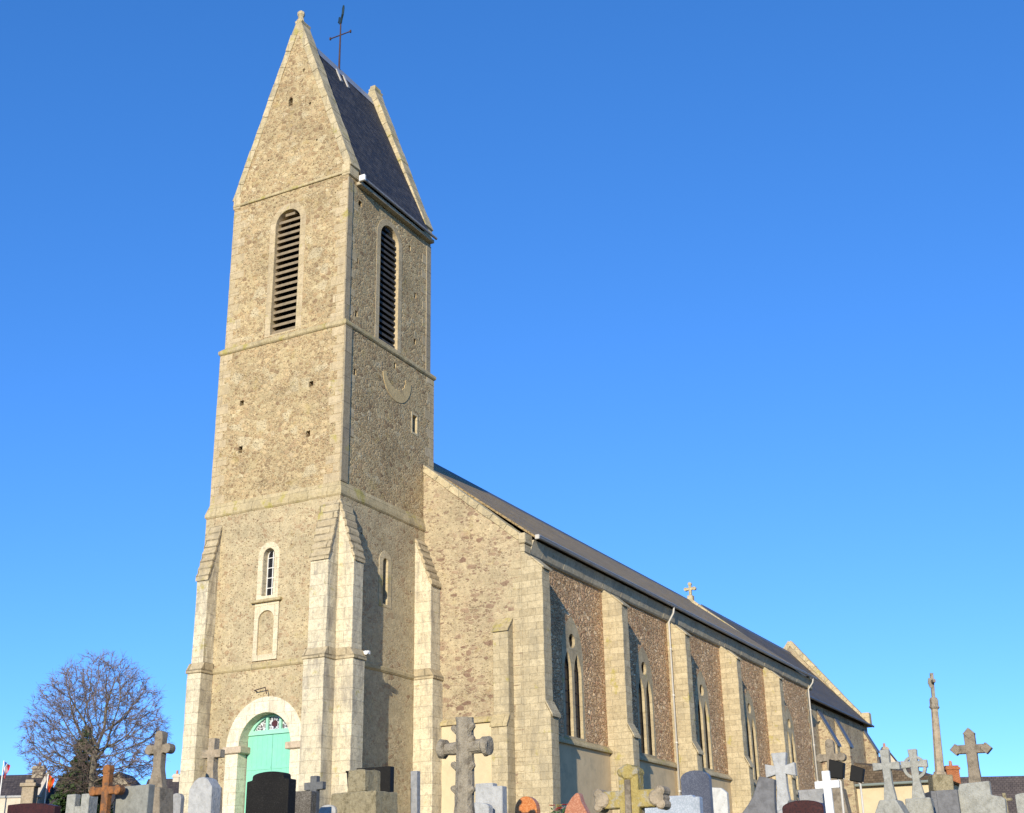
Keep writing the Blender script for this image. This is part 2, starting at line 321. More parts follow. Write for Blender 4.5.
def pointed(c, w, z0, zs, h, n=8):
    pts = [(c-w, z0), (c+w, z0)]
    r = (h*h+w*w)/(2*w); a = math.asin(min(1, h/r))
    pts += [(c+w-r+r*math.cos(a*i/n), zs+r*math.sin(a*i/n)) for i in range(n+1)]
    pts += [(c-w+r-r*math.cos(a*i/n), zs+r*math.sin(a*i/n)) for i in range(n-1, -1, -1)]
    return pts
def circ(c, z, r, n=24): return [(c+r*math.cos(2*math.pi*i/n), z+r*math.sin(2*math.pi*i/n)) for i in range(n)]

# ------------------------------------------------------------------ ground, road
DS, ZS = [-4000, 3.2, 4, 9, 42, 46, 5000], [0, 0, .02, 1.72, 4.0, 4.0, 4.0]
def gz(x, y):
    d = (x+33.968)*fw.x + (y+24.278)*fw.y
    for i in range(len(DS)-1):
        if d <= DS[i+1]: return ZS[i] + (ZS[i+1]-ZS[i])*max(0, (d-DS[i]))/(DS[i+1]-DS[i])
    return 4.0
def gmat():
    g = G('churchyard_grass'); a, b, c = g.noise(.35, 5, .6), g.noise(3, 5, .65), g.noise(40, 3, .6)
    gr = g.mix(g.ss(b, .35, .65), (.035,.055,.015), (.075,.09,.03)); gr = g.mix(g.ss(c, .4, .75), gr, (.11,.11,.045))
    gv = g.mix(g.ss(c, .35, .7), (.22,.18,.12), (.30,.25,.17)); g.bump(c, .03)
    return g.done(g.mix(g.ma('MULTIPLY', g.ss(a, .44, .54), .85), gr, gv), .95, .1)
ds = [-3000, -600, -150, -40, -12, 0, 3.2, 4, 5, 6.5, 8, 9, 11, 14, 18, 24, 30, 36, 42, 46, 60, 90, 150, 300, 800, 3000]
ss_ = [-3000, -800, -250, -100, -50, -30, -20, -12, -6, 0, 6, 12, 20, 30, 50, 100, 250, 800, 3000]
b = MB(); vs = []
for d in ds:
    for s_ in ss_:
        x = -33.968 + d*fw.x + s_*rt.x; y = -24.278 + d*fw.y + s_*rt.y; vs.append((x, y, gz(x, y)))
n = len(ss_)
b.add(vs, [(i*n+j, i*n+j+1, (i+1)*n+j+1, (i+1)*n+j) for i in range(len(ds)-1) for j in range(n-1)])
kind(b.build('ground', gmat(), origin=(0, 0, 0)), 'structure')
def strip(name, d0, d1, z0, z1, mat, L=150):
    b = MB(); q = lambda d, s_, z: (-33.968+d*fw.x+s_*rt.x, -24.278+d*fw.y+s_*rt.y, z)
    b.add([q(d, s_, z) for z in (z0, z1) for d in (d0, d1) for s_ in (-L, L)], [(0,1,3,2), (4,6,7,5), (0,4,5,1), (2,3,7,6), (0,2,6,4), (1,5,7,3)])
    return kind(b.build(name, mat), 'structure')
strip('road', -6.5, 1.4, -.1, .004, plain('asphalt', (.05,.05,.05), .9, .25, 30, .2, bump=.004))
strip('pavement', 1.4, 3.0, -.1, .13, plain('pavement_concrete', (.27,.26,.24), .9, .2, 9, .15, bump=.004, dirt=(.17,.16,.14)))
def flatsheet(name, x0, x1, y0, y1, z, mat): kind(MB().box(x0, x1, y0, y1, z-.05, z).build(name, mat), 'structure')
gravel = plain('gravel', (.30,.26,.20), .95, .4, 28, .1, bump=.02, dirt=(.2,.17,.13))
flatsheet('path', 8, 48, -10.2, -8.2, 4.008, gravel)

# ================================================================== CHURCH
ch = empty('church', (20, 2.75, 4.0), 'long rubble stone church with a tall bell tower and a green arched door', 'church')
GZ = 3.6
z0s, z1s, z2s, z3s = 9.2, 14.75, 21.1, 27.3
cy = 2.7625
# --- tower walls
base = MB().box(-.12, 6.05, -.12, 5.645, GZ, z1s).build('tower_base', Mt['rub_low'], ch)
shaft = MB().box(-.06, 6.02, -.06, 5.585, z1s-.05, z2s).build('tower_shaft', Mt['rub_high'], ch)
belf = MB().box(0, 5.88, .05, 5.44, z2s-.05, 27.25).build('belfry', Mt['rub_high'], ch)
# openings of the base
k = MB()
k.ext(arch(2.55, 1.07, GZ-.5, 6.6, 20), fW(-.12), -.3, .62)
k.ext(arch(2.75, .26, 11.5, 12.95), fW(-.12), -.3, .45)
k.ext([(2.2, 9.32), (3.25, 9.32), (3.25, 11.3), (2.2, 11.3)], fW(-.12), -.3, .05)
k.ext(arch(2.7, .17, 11.4, 12.9), fS(-.12), -.3, .55)
for (u, z) in ((1.2, 13.6), (4.4, 12.2), (3.9, 6.9)): k.ext(circ(u, z, .05, 5), fS(-.12), -.2, .25)
cut(base, k)
k = MB()
for (u, z, h) in ((4.42, 18.86, .2), (1.34, 18.98, .2), (4.35, 17.05, .26), (1.38, 17.1, .22)): k.ext([(u-.09, z-h/2), (u+.09, z-h/2), (u+.08, z+h/2), (u-.1, z+h/2)], fW(-.06), -.3, .5)
k.ext([(4.46, 18.35), (4.78, 18.35), (4.78, 19.05), (4.46, 19.05)], fS(-.06), -.3, .5)
for (u, z) in ((.62, 19.4), (.55, 17.0), (3.2, 20.6)): k.ext([(u-.07, z-.13), (u+.07, z-.11), (u+.06, z+.12), (u-.07, z+.1)], fS(-.06), -.3, .4)
cut(shaft, k)
k = MB()
k.ext(arch(2.77, .60, 21.32, 25.9, 16), fW(0), -.3, .75)
k.ext(arch(2.86, .66, 21.32, 25.72, 16), fS(0), -.3, .75)
for (u, z, w) in ((.8, 26.35, .12), (4.3, 26.1, .07), (.72, 23.9, .07), (4.75, 24.2, .07), (4.75, 22.2, .08), (.75, 21.75, .08), (5.3, 23.2, .05)): k.ext([(u-w, z-.12), (u+w, z-.1), (u+w, z+.11), (u-w*.9, z+.12)], fS(0), -.3, .4)
cut(belf, k)
# --- saddleback gables
sl = (35.2-27.6)/cy
def gable(x0, x1): return MB().ext([(.054, 27.2), (5.436, 27.2), (5.436, 27.6), (cy, 35.2), (.054, 27.6)], fW(0), x0, x1)
gw = gable(.004, .55).build('gable_wall', Mt['rub_high'], ch)
k = MB(); k.ext([(2.86, 31.2), (3.06, 31.2), (3.06, 31.5), (2.96, 31.62), (2.86, 31.52)], fW(0), -.3, .4); k.ext([(2.35, 32.6), (2.43, 32.6), (2.43, 32.75), (2.35, 32.75)], fW(0), -.3, .3)
k.ext(circ(2.0, 31.0, .06, 5), fW(0), -.3, .3); k.ext(circ(1.6, 29.2, .05, 5), fW(0), -.3, .3); k.ext(circ(3.9, 29.0, .05, 5), fW(0), -.3, .3)
cut(gw, k)
gable(5.36, 5.876).build('gable_wall', Mt['rub_high'], ch)
def coping(x0, x1, yb, zb, ya, za, th, name='gable_coping', mat='coping', n=11, gap=.012):   # stones up one gable slope
    b = MB(); v = Vector((0, ya-yb, za-zb)); L = v.length; t = v/L; nn = Vector((0, -t.z, t.y));
    if nn.z < 0: nn = -nn
    for i in range(n):
        a, e = L*i/n, L*(i+1)/n-gap; j = random.uniform(-.008, .012)
        P = [Vector((0, yb, zb))+t*q+nn*h for q, h in ((a, -.18), (e, -.18), (e, th+j), (a, th+j))]
        b.ext([(p.y, p.z) for p in P], fW(0), x0-j, x1+j)
    o = b.build(name, Mt[mat], ch, bevel=.012); jag(o, .02, .3); return o
for x0, x1 in ((-.03, .6), (5.30, 5.91)):
    coping(x0, x1, .02, 27.6, cy+.02, 35.28, .10); coping(x0, x1, 5.47, 27.6, cy-.02, 35.28, .10)
    for y in (.17, 5.32): MB().box(x0-.01, x1+.01, y-.18, y+.18, 27.2, 27.72).build('kneeler', Mt['ashlar_tower'], ch, bevel=.03)
    if x0 > 1: MB().box(x0+.05, x1-.05, cy-.13, cy+.13, 35.15, 35.42).build('finial', Mt['coping'], ch, bevel=.03); continue
    b = MB(); b.tube([(x0+.16, cy, 35.2), (x0+.16, cy, 35.45), (x0+.16, cy, 35.55), (x0+.16, cy, 35.68), (x0+.16, cy, 35.78)], [.17, .10, .15, .15, .05], 8); b.build('finial', Mt['coping'], ch)
# tower roof
def roof(name, x0, x1, ye, ze, yr, zr, th, mat, sub=True):
    r = None
    for sgn in (1, -1):
        y_e = yr + (ye-yr)*sgn
        b = MB(); b.ext([(y_e, ze), (y_e, ze+th), (yr, zr+th), (yr, zr)], fW(0), x0, x1)
        o = b.build(name, Mt[mat], ch)
        if r is None: r = o
    return r
tr = roof('tower_roof', .56, 5.34, -.22, 27.15, cy, 34.55, .09, 'slate_tower')
b = MB(); b.ext([(cy-.16, 34.3), (cy, 34.74), (cy+.16, 34.3), (cy, 34.66)], fW(0), .58, 5.32); b.build('ridge_cap', Mt['zinc'], tr)
for x in (2.45, 2.95):
    y = cy-.36; z = 34.64-.36*2.43
    MB().ext([(y-.02, z-.06), (y+.25, z+.62), (y+.22, z+.65), (y-.05, z-.03)], fW(0), x, x+.13).build('roof_flashing', Mt['pipe'], tr)
b = MB(); b.tube([(.5, -.27, 27.2), (5.82, -.27, 27.16)], .055, 8); b.build('gutter', Mt['gutter_grey'], ch); MB().box(.5, 5.82, -.17, .045, 26.98, 27.12).build('eaves_cornice', Mt['cornice'], ch, bevel=.01)
MB().box(.38, .5, -.40, -.14, 27.05, 27.3).build('gutter_end', Mt['white'], ch, bevel=.02)
# string courses
def string(zz, x0, x1, y0, y1, inset, h=.35, out=.10, name='string_course', mat='ledge'):
    o = MB().sweep(x0, x1, y0, y1, [(-inset-.25, zz-.12), (out-.04, zz-.12), (out, zz-.06), (out, zz+.04), (-inset+.005, zz+h), (-inset-.25, zz+h)]).build(name, Mt[mat], ch, bevel=.008); jag(o, .018, .3); return o
string(z1s, -.12, 6.05, -.12, 5.645, .06, .40, .05)
string(z2s, -.06, 6.02, -.06, 5.585, .06, .16, .07)
MB().box(-.06, .3, .0, 5.49, z3s-.02, z3s+.10).build('string_course', Mt['ledge'], ch, bevel=.02)
string(z0s, -.12, 6.05, -.12, 5.645, 0, .10, .06, mat='ledge')
# quoins: long and short blocks on the tower corners
def quoins(x, y, sx, sy, za, zb, pr=.004, mat='quoin', wlong=.62, wshort=.34, h=.36):
    b = MB(); z = za; i = 0
    while z < zb-.12:
        hh = min(h*random.uniform(.85, 1.2), zb-z); lx, ly = ((wlong, wshort) if i % 2 else (wshort, wlong)); lx *= random.uniform(.8, 1.15); ly *= random.uniform(.8, 1.15)
        j = random.uniform(-.003, .006)
        b.box(min(x-sx*(pr+j), x+sx*lx), max(x-sx*(pr+j), x+sx*lx), min(y-sy*(pr+j), y+sy*ly), max(y-sy*(pr+j), y+sy*ly), z, z+hh-.01); z += hh; i += 1
    return b.build('quoins', Mt[mat], ch, bevel=.012)
for (x, sx) in ((0, 1), (5.88, -1)):
    for (y, sy) in ((.05, 1), (5.44, -1)): quoins(x, y, sx, sy, z2s+.15, 27.1)
for (x, sx) in ((-.06, 1), (6.02, -1)):
    for (y, sy) in ((-.06, 1), (5.585, -1)): quoins(x, y, sx, sy, z1s+.39, z2s-.13)
MB().box(-.085, .34, -.10, -.03, z1s+.4, z2s-.13).build('corner_pilaster', Mt['pilaster'], ch, bevel=.015)
MB().box(-.02, .30, .018, .08, z2s+.16, 27.1).build('corner_pilaster', Mt['pilaster'], ch, bevel=.015)
MB().box(5.55, 5.895, .02, .08, z2s+.16, 26.9).build('corner_pilaster', Mt['pilaster'], ch, bevel=.015)
# belfry louvre windows
def belfry_window(fn, c, w, zb, zs, mat, n=20):
    o = MB().ring(arch(c, w, zb, zs, 16), [(a, zz) for a, zz in arch(c, w+.26, zb-.06, zs, 16)], fn, -.010, .34).build('louvre_window', Mt['quoin'], ch, bevel=.008)
    MB().ext(arch(c, w+.03, zb, zs, 16), fn, .60, .66).build('interior_shade_sheet', Mt['dark'], o)  # near-black sheet stands in for the shade inside the belfry
    b = MB(); top = zs+w
    st = (top-zb)/n
    for i in range(n):
        z = zb+.06+i*st; ww = w-.012
        if z+.1 > zs: ww = math.sqrt(max(.0, w*w-(z+.16-zs)**2))-.012
        if ww < .1: continue
        j = random.uniform(-.012, .012)
        b.ext([(.10, z), (.10, z+.11), (.40, z+.27+j), (.40, z+.172+j)], lambda a, zz, d, fn=fn, c=c: fn(c+d, zz, a), -ww, ww)
    b.build('louvre_slats', Mt[mat], o)
belfry_window(fW(0), 2.77, .575, 21.36, 25.9, 'louvre', 19)
belfry_window(fS(.05), 2.86, .635, 21.36, 25.72, 'louvre_shaded', 20)
# old dial: worn crescent of smooth render on the south side of the shaft
pts = [(3.35+.98*math.cos(R(a)), 20.15+.98*math.sin(R(a))) for a in range(185, 366, 9)]
pin = [(3.28+.66*math.cos(R(a))*(1+.05*math.sin(a)), 20.22+.56*math.sin(R(a))*(1+.06*math.cos(a*1.7))) for a in range(185, 366, 9)]
MB().ring(pin, pts, fS(-.06), -.02, .02, closed=False).build('worn_dial', plain('dial_plaster', (.52,.385,.19), .95, .2, 4, .1, bump=.01, dirt=(.33,.24,.13), dscale=2.5, damt=.8), ch, bevel=.01)
# slit windows
def slit(fn, c, w, zb, zt, fr=.16, arched=False, mat='ashlar_tower', wide=None):
    i = arch(c, w, zb, zt-w) if arched else [(c-w, zb), (c+w, zb), (c+w, zt), (c-w, zt)]
    o_ = arch(c, w+fr, zb-.12, zt-w) if arched else [(c-w-fr, zb-fr), (c+w+fr, zb-fr), (c+w+fr, zt+fr), (c-w-fr, zt+fr)]
    o = MB().ring(i, o_, fn, -.015, .3).build('slit_window', Mt[mat], ch, bevel=.008)
    MB().ext(i, fn, .27, .29).build('glass', Mt['glass'], o); return o
slit(fS(-.06), 4.62, .15, 18.36, 19.04, .10, mat='ashlar_tower')
slit(fS(-.12), 2.7, .15, 11.43, 13.05, .25, True, 'ashlar_tower')
w_ = slit(fW(-.12), 2.75, .235, 11.53, 13.18, .22, True, 'niche')
b = MB(); fn = fW(-.12); b.ext([(2.735, 11.53), (2.765, 11.53), (2.765, 13.15), (2.735, 13.15)], fn, .23, .26)
for z in (11.85, 12.2, 12.55, 12.9): b.ext([(2.52, z-.012), (2.98, z-.012), (2.98, z+.012), (2.52, z+.012)], fn, .235, .258)
b.ring([(a, z) for a, z in arch(2.75, .205, 11.56, 12.95)], [(a, z) for a, z in arch(2.75, .232, 11.535, 12.945)], fn, .225, .262)
b.build('glazing_bars', Mt['white'], w_)
# niche
nf = MB().ext([(2.22, 9.36), (3.23, 9.36), (3.23, 11.3), (2.22, 11.3)], fn, -.02, .2).build('niche', Mt['niche'], ch)
k = MB(); k.ext(arch(2.73, .33, 9.55, 10.7), fn, -.2, .16); k.ext(arch(2.73, .22, 9.62, 10.55), fn, -.2, .19); cut(nf, k)
b = MB(); b.ext([(2.1, 11.3), (3.35, 11.3), (3.35, 11.4), (2.1, 11.4)], fn, -.14, .1); b.build('niche_cap', Mt['ledge'], nf, bevel=.02)
MB().box(-.02, .04, 2.60, 2.68, 10.2, 10.36).build('niche_bracket', Mt['iron'], nf)
MB().tube([(-.12, 2.95, 7.35+1.0), (-.3, 2.93, 8.36), (-.34, 2.45, 8.42), (-.33, 2.4, 8.2)], .018, 6).build('iron_hook', Mt['iron'], ch)
# door
dr = MB().ring(arch(2.55, 1.05, GZ, 6.6, 24), arch(2.55, 1.56, GZ, 6.6, 24), fW(-.12), -.02, .50).build('doorway', Mt['ashlar_pale'], ch, bevel=.01)
imp = stone('pink_impost_stone', (.50,.40,.28), (.33,.24,.16))
for y0, y1 in ((3.44, 4.2), (.93, 1.66)): MB().ext([(y0, 6.42), (y1, 6.42), (y1, 6.64), (y0, 6.64)], fW(-.12), -.10, .45).build('impost', imp, dr, bevel=.025)
for y0, y1 in ((2.556, 3.56), (1.54, 2.544)):
    d = MB().box(.30, .36, y0, y1, 4.0, 7.03)
    d2 = d.build('door_leaf', Mt['green'], dr, bevel=.006)
    e = MB(); 
    for z in (4.1, 5.9): e.box(.285, .302, y0+.02, y1-.02, z, z+.09)
    for q in range(1, 5):
        yy = y0+(y1-y0)*q/5; e.box(.294, .302, yy-.004, yy+.004, 4.02, 7.0)
    e.build('door_rail', Mt['green'], d2)
b = MB(); b.box(.24, .40, 1.49, 3.61, 7.0, 7.14); b.box(.26, .40, 2.2, 2.29, 7.12, 7.6); b.box(.26, .40, 2.74, 2.83, 7.12, 7.6)
ri = [(2.55+.93*math.cos(math.pi*i/24), 6.62+.96*math.sin(math.pi*i/24)) for i in range(4, 21)]; ro = [(2.55+1.055*math.cos(math.pi*i/24), 6.62+1.05*math.sin(math.pi*i/24)) for i in range(4, 21)]
b.ring(ri, ro, lambda u, z, d: (d, u, z), .25, .41, closed=False)
fl = b.build('fanlight', Mt['green_pale'], dr)
MB().ext([(2.55+1.05*math.cos(math.pi*i/24), 6.62+1.03*math.sin(math.pi*i/24)) for i in range(3, 22)], lambda u, z, d: (d, u, z), .34, .36).build('glass', Mt['fan'], fl)
MB().ext(circ(2.515, 7.34, .11, 16), lambda u, z, d: (d, u, z), .325, .345).build('rosette', plain('red_stained_glass', (.075,.025,.025), .35, .3, 9), fl)
MB().box(.30, .55, 1.5, 3.6, 3.7, 3.99).build('threshold', Mt['ashlar'], dr)
# tower buttresses
def tbutt(x0, x1, y0, y1, d, zt=14.45, zb=12.35):     # d: which side is the outer one: 'W','S','N'
    ex = .11
    o = MB()
    if d == 'W': prof = [(0, GZ), (x1-x0, GZ), (x1-x0, zt), (0, zb)]; mk = lambda a, z, t: (x0+a, t, z); o.ext(prof, mk, y0, y1); o.box(x0-ex, x1-.02, y0-ex*.4, y1+ex*.4, GZ, z0s-.1); L = x1-x0; tt = (y0, y1)
    if d == 'S': prof = [(0, GZ), (y1-y0, GZ), (y1-y0, zt), (0, zb)]; mk = lambda a, z, t: (t, y0+a, z); o.ext(prof, mk, x0, x1); o.box(x0-ex*.4, x1+ex*.4, y0-ex, y1-.02, GZ, z0s-.1); L = y1-y0; tt = (x0, x1)
    if d == 'N': prof = [(0, GZ), (y1-y0, GZ), (y1-y0, zt), (0, zb)]; mk = lambda a, z, t: (t, y1-a, z); o.ext(prof, mk, x0, x1); o.box(x0-ex*.4, x1+ex*.4, y0+.02, y1+ex, GZ, z0s-.1); L = y1-y0; tt = (x0, x1)
    o = o.build('buttress', Mt['ashlar'], ch, bevel=.014)
    jag(o, .02)
    w = MB(); n = 7
    for i in range(n):
        a0, a1 = L*i/n-.035, L*(i+1)/n+.02; za, zb_ = zb+(zt-zb)*i/n, zb+(zt-zb)*(i+1)/n; j = random.uniform(-.012, .012)
        w.ext([(a0-.02, za-.06), (a0-.02, za+.12), (a1, zb_+.09), (a1, zb_-.06)], mk, tt[0]-.03+j, tt[1]+.03+j)
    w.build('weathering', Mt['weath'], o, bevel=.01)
    s_ = MB(); e = ex+.05
    prof = [(-e, z0s-.12), (-e, z0s-.02), (-.0, z0s+.24), (L-.05, z0s+.24), (L-.05, z0s-.12)]
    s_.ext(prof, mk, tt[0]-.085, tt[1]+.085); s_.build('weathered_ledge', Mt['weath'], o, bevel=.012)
    return o
tbutt(-.66, -.10, -.118, .60, 'W'); tbutt(-.62, -.10, 4.92, 5.42, 'W', 14.3, 12.3)
tbutt(-.116, .46, -.74, -.10, 'S'); tbutt(4.66, 5.30, -.80, -.10, 'S', 14.2, 12.45)
tbutt(.5, 1.1, 5.62, 6.2, 'N'); tbutt(4.8, 5.4, 5.62, 6.2, 'N')
# --- nave
NX0, NX1, NS, NN = 5.32, 42.3, -4.08, 9.605
nave = MB().ext([(NS, GZ), (NN, GZ), (NN, 13.5), (2.7625, 18.85), (NS, 13.5)], fW(0), NX0+.02, NX1-.02).build('nave_wall', Mt['rub_south'], ch)
BX = [5.32+7.036*i for i in range(6)]
def win_cut(c, fn): return MB().ext(pointed(c, 1.0, 7.25, 10.35, 1.62), fn, -.5, .55)
k = MB()
for i in range(5): k.ext(pointed(BX[i]+4.08, .93, 7.22, 10.3, 1.46), fS(NS), -.5, .55)
cut(nave, k)
# west gable wall of the nave, beside the tower
b = MB().ext([(NS-.02, GZ), (NN+.02, GZ), (NN+.02, 13.75), (2.7625, 19.35), (NS-.02, 13.75)], fW(0), NX0-.015, NX0+.45)
b.build('nave_gable_wall', Mt['rub_west'], ch)
b = MB().ext([(NS-.02, GZ), (NN+.02, GZ), (NN+.02, 13.75), (2.7625, 19.35), (NS-.02, 13.75)], fW(0), NX1-.45, NX1+.02)
b.build('nave_gable_wall', Mt['rub_west'], ch)
for x0, x1 in ((NX0-.05, NX0+.5), (NX1-.5, NX1+.08)):
    coping(x0, x1, NS-.05, 13.9, 2.78, 19.5, .06, n=12); coping(x0, x1, NN+.05, 13.9, 2.745, 19.5, .06, n=12)
    for y in (NS-.12, NN+.12):
        q = MB().box(x0-.02, x1+.02, y-.12, y+.16, 13.62, 14.0).build('kneeler', Mt['ashlar_nave'], ch, bevel=.03); MB().box(x0+.02, x1-.02, y-.07, y+.14, 13.3, 13.61).build('kneeler_corbel', Mt['ashlar_nave'], q, bevel=.03)
# stone cross on the east gable
b = MB(); x = NX1-.2; b.box(x-.18, x+.18, 2.58, 2.94, 19.4, 19.75)
b.box(x-.09, x+.09, 2.68, 2.84, 19.7, 20.5); b.box(x-.087, x+.087, 2.47, 3.05, 20.1, 20.27)
for y, z in ((2.47, 20.185), (3.05, 20.185), (2.76, 20.5)): b.ext(circ(y, z, .12, 10), lambda u, zz, d, x=x: (x+d, u, zz), -.1, .1)
b.build('gable_cross', Mt['coping'], ch, bevel=.015)
nr = roof('nave_roof', NX0+.46, NX1-.46, NS-.42, 13.86, 2.7625, 19.28, .09, 'slate_nave')
MB().ext([(2.56, 19.2), (2.7625, 19.45), (2.96, 19.2), (2.7625, 19.38)], fW(0), NX0+.5, NX1-.5).build('ridge_cap', Mt['zinc_dark'], nr)
for sgn, yw in ((1, NS), (-1, NN)):
    b = MB(); x = NX0+.5; i = 0
    while x < NX1+.5:
        e = min(x+.92*random.uniform(.85, 1.15), NX1+.5)
        j = random.uniform(-.006, .006)
        b.ext([(yw+sgn*.1, 13.30), (yw-sgn*.08, 13.30), (yw-sgn*(.14+j), 13.36), (yw-sgn*(.27+j), 13.74), (yw-sgn*(.32+j), 13.84), (yw+sgn*.1, 13.84)], fW(0), x, e-.012); x = e
    b.build('cornice', Mt['cornice'], ch, bevel=.008)
    yg = yw-sgn*.50; b = MB(); b.tube([(NX0+.45, yg, 13.92), (NX1+.38, yg, 13.90)], .07, 8)
    g_ = b.build('gutter', Mt['gutter_grey'], ch)
    MB().tube([(NX0+.45, yg-sgn*.07, 13.955), (NX1+.38, yg-sgn*.07, 13.935)], .02, 6).build('gutter_lip', Mt['zinc'], g_)
MB().box(NX0+.38, NX0+.47, NS-.57, NS-.40, 13.82, 13.99).build('gutter_end', Mt['pipe'], ch, bevel=.02)
# nave buttresses
def nbutt(x):
    p = [(NS+.05, GZ), (NS-1.02, GZ), (NS-1.02, 7.62), (NS-.84, 7.95), (NS-.84, 12.72), (NS-.12, 13.32), (NS+.05, 13.32)]
    o = MB().ext(p, fW(0), x, x+.60).build('buttress', Mt['ashlar_nave'], ch, bevel=.015); jag(o, .02)
    MB().ext([(NS-.92, 12.62), (NS-.92, 12.70), (NS-.42, 13.14), (NS-.42, 13.06)], fW(0), x-.03, x+.66).build('weathering', Mt['ashlar_nave'], o, bevel=.012)
    b = MB(); b.ext([(NS-1.10, 7.52), (NS-1.10, 7.62), (NS-.845, 8.10), (NS-.845, 8.0)], fW(0), x-.03, x+.65)
    b.build('weathering', Mt['ashlar_nave'], o, bevel=.012); return o
nb = nbutt(BX[0])
for i in range(1, 5): copy_tree(nb, (BX[i]-BX[0], 0, 0), ch)
# plinth render with a sloping string between the buttresses, window tracery
def nwin(c):
    fn = fS(NS); sp = pointed(c, .92, 7.23, 10.3, 1.45)
    o = MB().ext(sp, fn, .0, .12).build('lancet_window', Mt['tracery'], ch)
    k = MB()
    for s_ in (-1, 1): k.ext(pointed(c+s_*.42, .315, 7.32, 9.6, .8), fn, -.4, .6)
    k.ext(circ(c, 10.82, .27, 16), fn, -.4, .6); cut(o, k)
    g_ = MB().ext(pointed(c, .90, 7.25, 10.3, 1.4), fn, .15, .17).build('glass', Mt['glass'], o)
    b = MB()
    for s_ in (-1, 1):
        for z in [7.7+.42*q for q in range(6)]: b.ext([(c+s_*.42-.31, z-.01), (c+s_*.42+.31, z-.01), (c+s_*.42+.31, z+.01), (c+s_*.42-.31, z+.01)], fn, .125, .145)
    b.build('saddle_bars', Mt['iron'], g_); return o
w0 = nwin(BX[0]+4.08)
for i in range(1, 5): copy_tree(w0, (BX[i]-BX[0], 0, 0), ch)
for i in range(5):
    x0, x1 = BX[i]+.60, (BX[i+1] if i < 4 else NX1)
    pl = MB().box(x0-.02, x1+.02, NS-.055, NS+.02, GZ, 6.98).build('rendered_plinth', Mt['render'], ch)
    MB().ext([(NS-.18, 6.98), (NS-.18, 7.06), (NS-.01, 7.24), (NS-.01, 6.98)], fW(0), x0-.01, x1+.01).build('string_course', Mt['ledge'] if i < 2 else Mt['ashlar_nave'], pl, bevel=.008)
quoins(NX1, NS, -1, 1, GZ, 13.2, .012, 'ashlar_nave')
quoins(NX0-.015, NS-.02, 1, 1, GZ, 13.15, .004, 'ashlar_nave')
# small west buttress and rendered foot of the nave front
o = MB().ext([(NX0-.58, GZ), (NX0, GZ), (NX0, 10.95), (NX0-.40, 10.52), (NX0-.40, 7.55), (NX0-.58, 7.3)], lambda a, z, d: (a, d, z), -3.74, -3.14).build('buttress', Mt['ashlar_nave'], ch, bevel=.015)
b = MB(); b.ext([(NX0-.47, 10.48), (NX0-.47, 10.56), (NX0-.05, 11.02), (NX0-.05, 10.94)], lambda a, z, d: (a, d, z), -3.77, -3.11); b.build('weathering', Mt['ledge'], o, bevel=.01); b = MB(); b.ext([(NX0-.64, 7.24), (NX0-.64, 7.33), (NX0-.41, 7.68), (NX0-.41, 7.58)], lambda a, z, d: (a, d, z), -3.77, -3.11); b.build('weathering', Mt['ledge'], o, bevel=.01)
pl = MB().box(NX0-.09, NX0-.05, -3.13, -.14, GZ, 7.5).build('rendered_plinth', Mt['render_cream'], ch)
MB().ext([(-.20, 7.5), (-.20, 7.58), (-.05, 7.72), (-.05, 7.5)], lambda a, z, d: (NX0+a, d, z), -3.13, -.14).build('string_course', Mt['ledge'], pl, bevel=.01)
# downpipes
def dpipe(x, y, zt):
    o = MB().tube([(x, NS-.5, zt), (x, NS-.46, zt-.25), (x, y, zt-.62), (x, y, 4.0)], .045, 8).build('downpipe', Mt['pipe'], ch, smooth=True)
    b = MB()
    for z in (6, 8, 10, 12): b.tube([(x, y, z), (x, y, z+.06)], .068, 8)
    b.build('pipe_collar', Mt['pipe'], o)
dpipe(19.15, NS-.22, 13.85); dpipe(41.75, NS-.16, 13.85)
b = MB(); b.box(.50, .62, -.98, -.78, 9.28, 9.4); b.tube([(.5, -.88, 9.34), (.40, -.95, 9.31)], .07, 10); b.build('wall_lamp', Mt['white'], ch, bevel=.01)
# --- chancel
CS, CN, CC, CE = -2.75, 7.15, 2.2, 62.5
MB().ext([(CS, GZ), (CN, GZ), (CN, 13.3), (CC, 18.9), (CS, 13.3)], fW(0), NX1-.3, CE-.3).build('chancel_wall', Mt['rub_west'], ch)
MB().ext([(CS-.02, GZ), (CN+.02, GZ), (CN+.02, 13.6), (CC, 19.85), (CS-.02, 13.6)], fW(0), CE-.5, CE).build('chancel_gable_wall', Mt['rub_west'], ch)
coping(CE-.56, CE+.06, CS-.12, 13.65, CC+.02, 20.0, .15, n=12); coping(CE-.56, CE+.06, CN+.12, 13.65, CC-.02, 20.0, .15, n=12)
for y in (CS-.15, CN+.15): MB().box(CE-.6, CE+.1, y-.25, y+.3, 13.3, 14.3).build('kneeler', Mt['coping'], ch, bevel=.03)
cr_ = roof('chancel_roof', NX1+.08, CE-.52, CS-.35, 13.38, CC, 19.05, .09, 'slate_ch')
MB().ext([(CC-.2, 18.93), (CC, 19.21), (CC+.2, 18.93), (CC, 19.13)], fW(0), NX1+.1, CE-.6).build('ridge_cap', Mt['zinc_dark'], cr_)
b = MB().tube([(NX1+.1, CS-.42, 13.4), (CE+.3, CS-.42, 13.38)], .08, 8); b.build('gutter', Mt['zinc_dark'], ch)
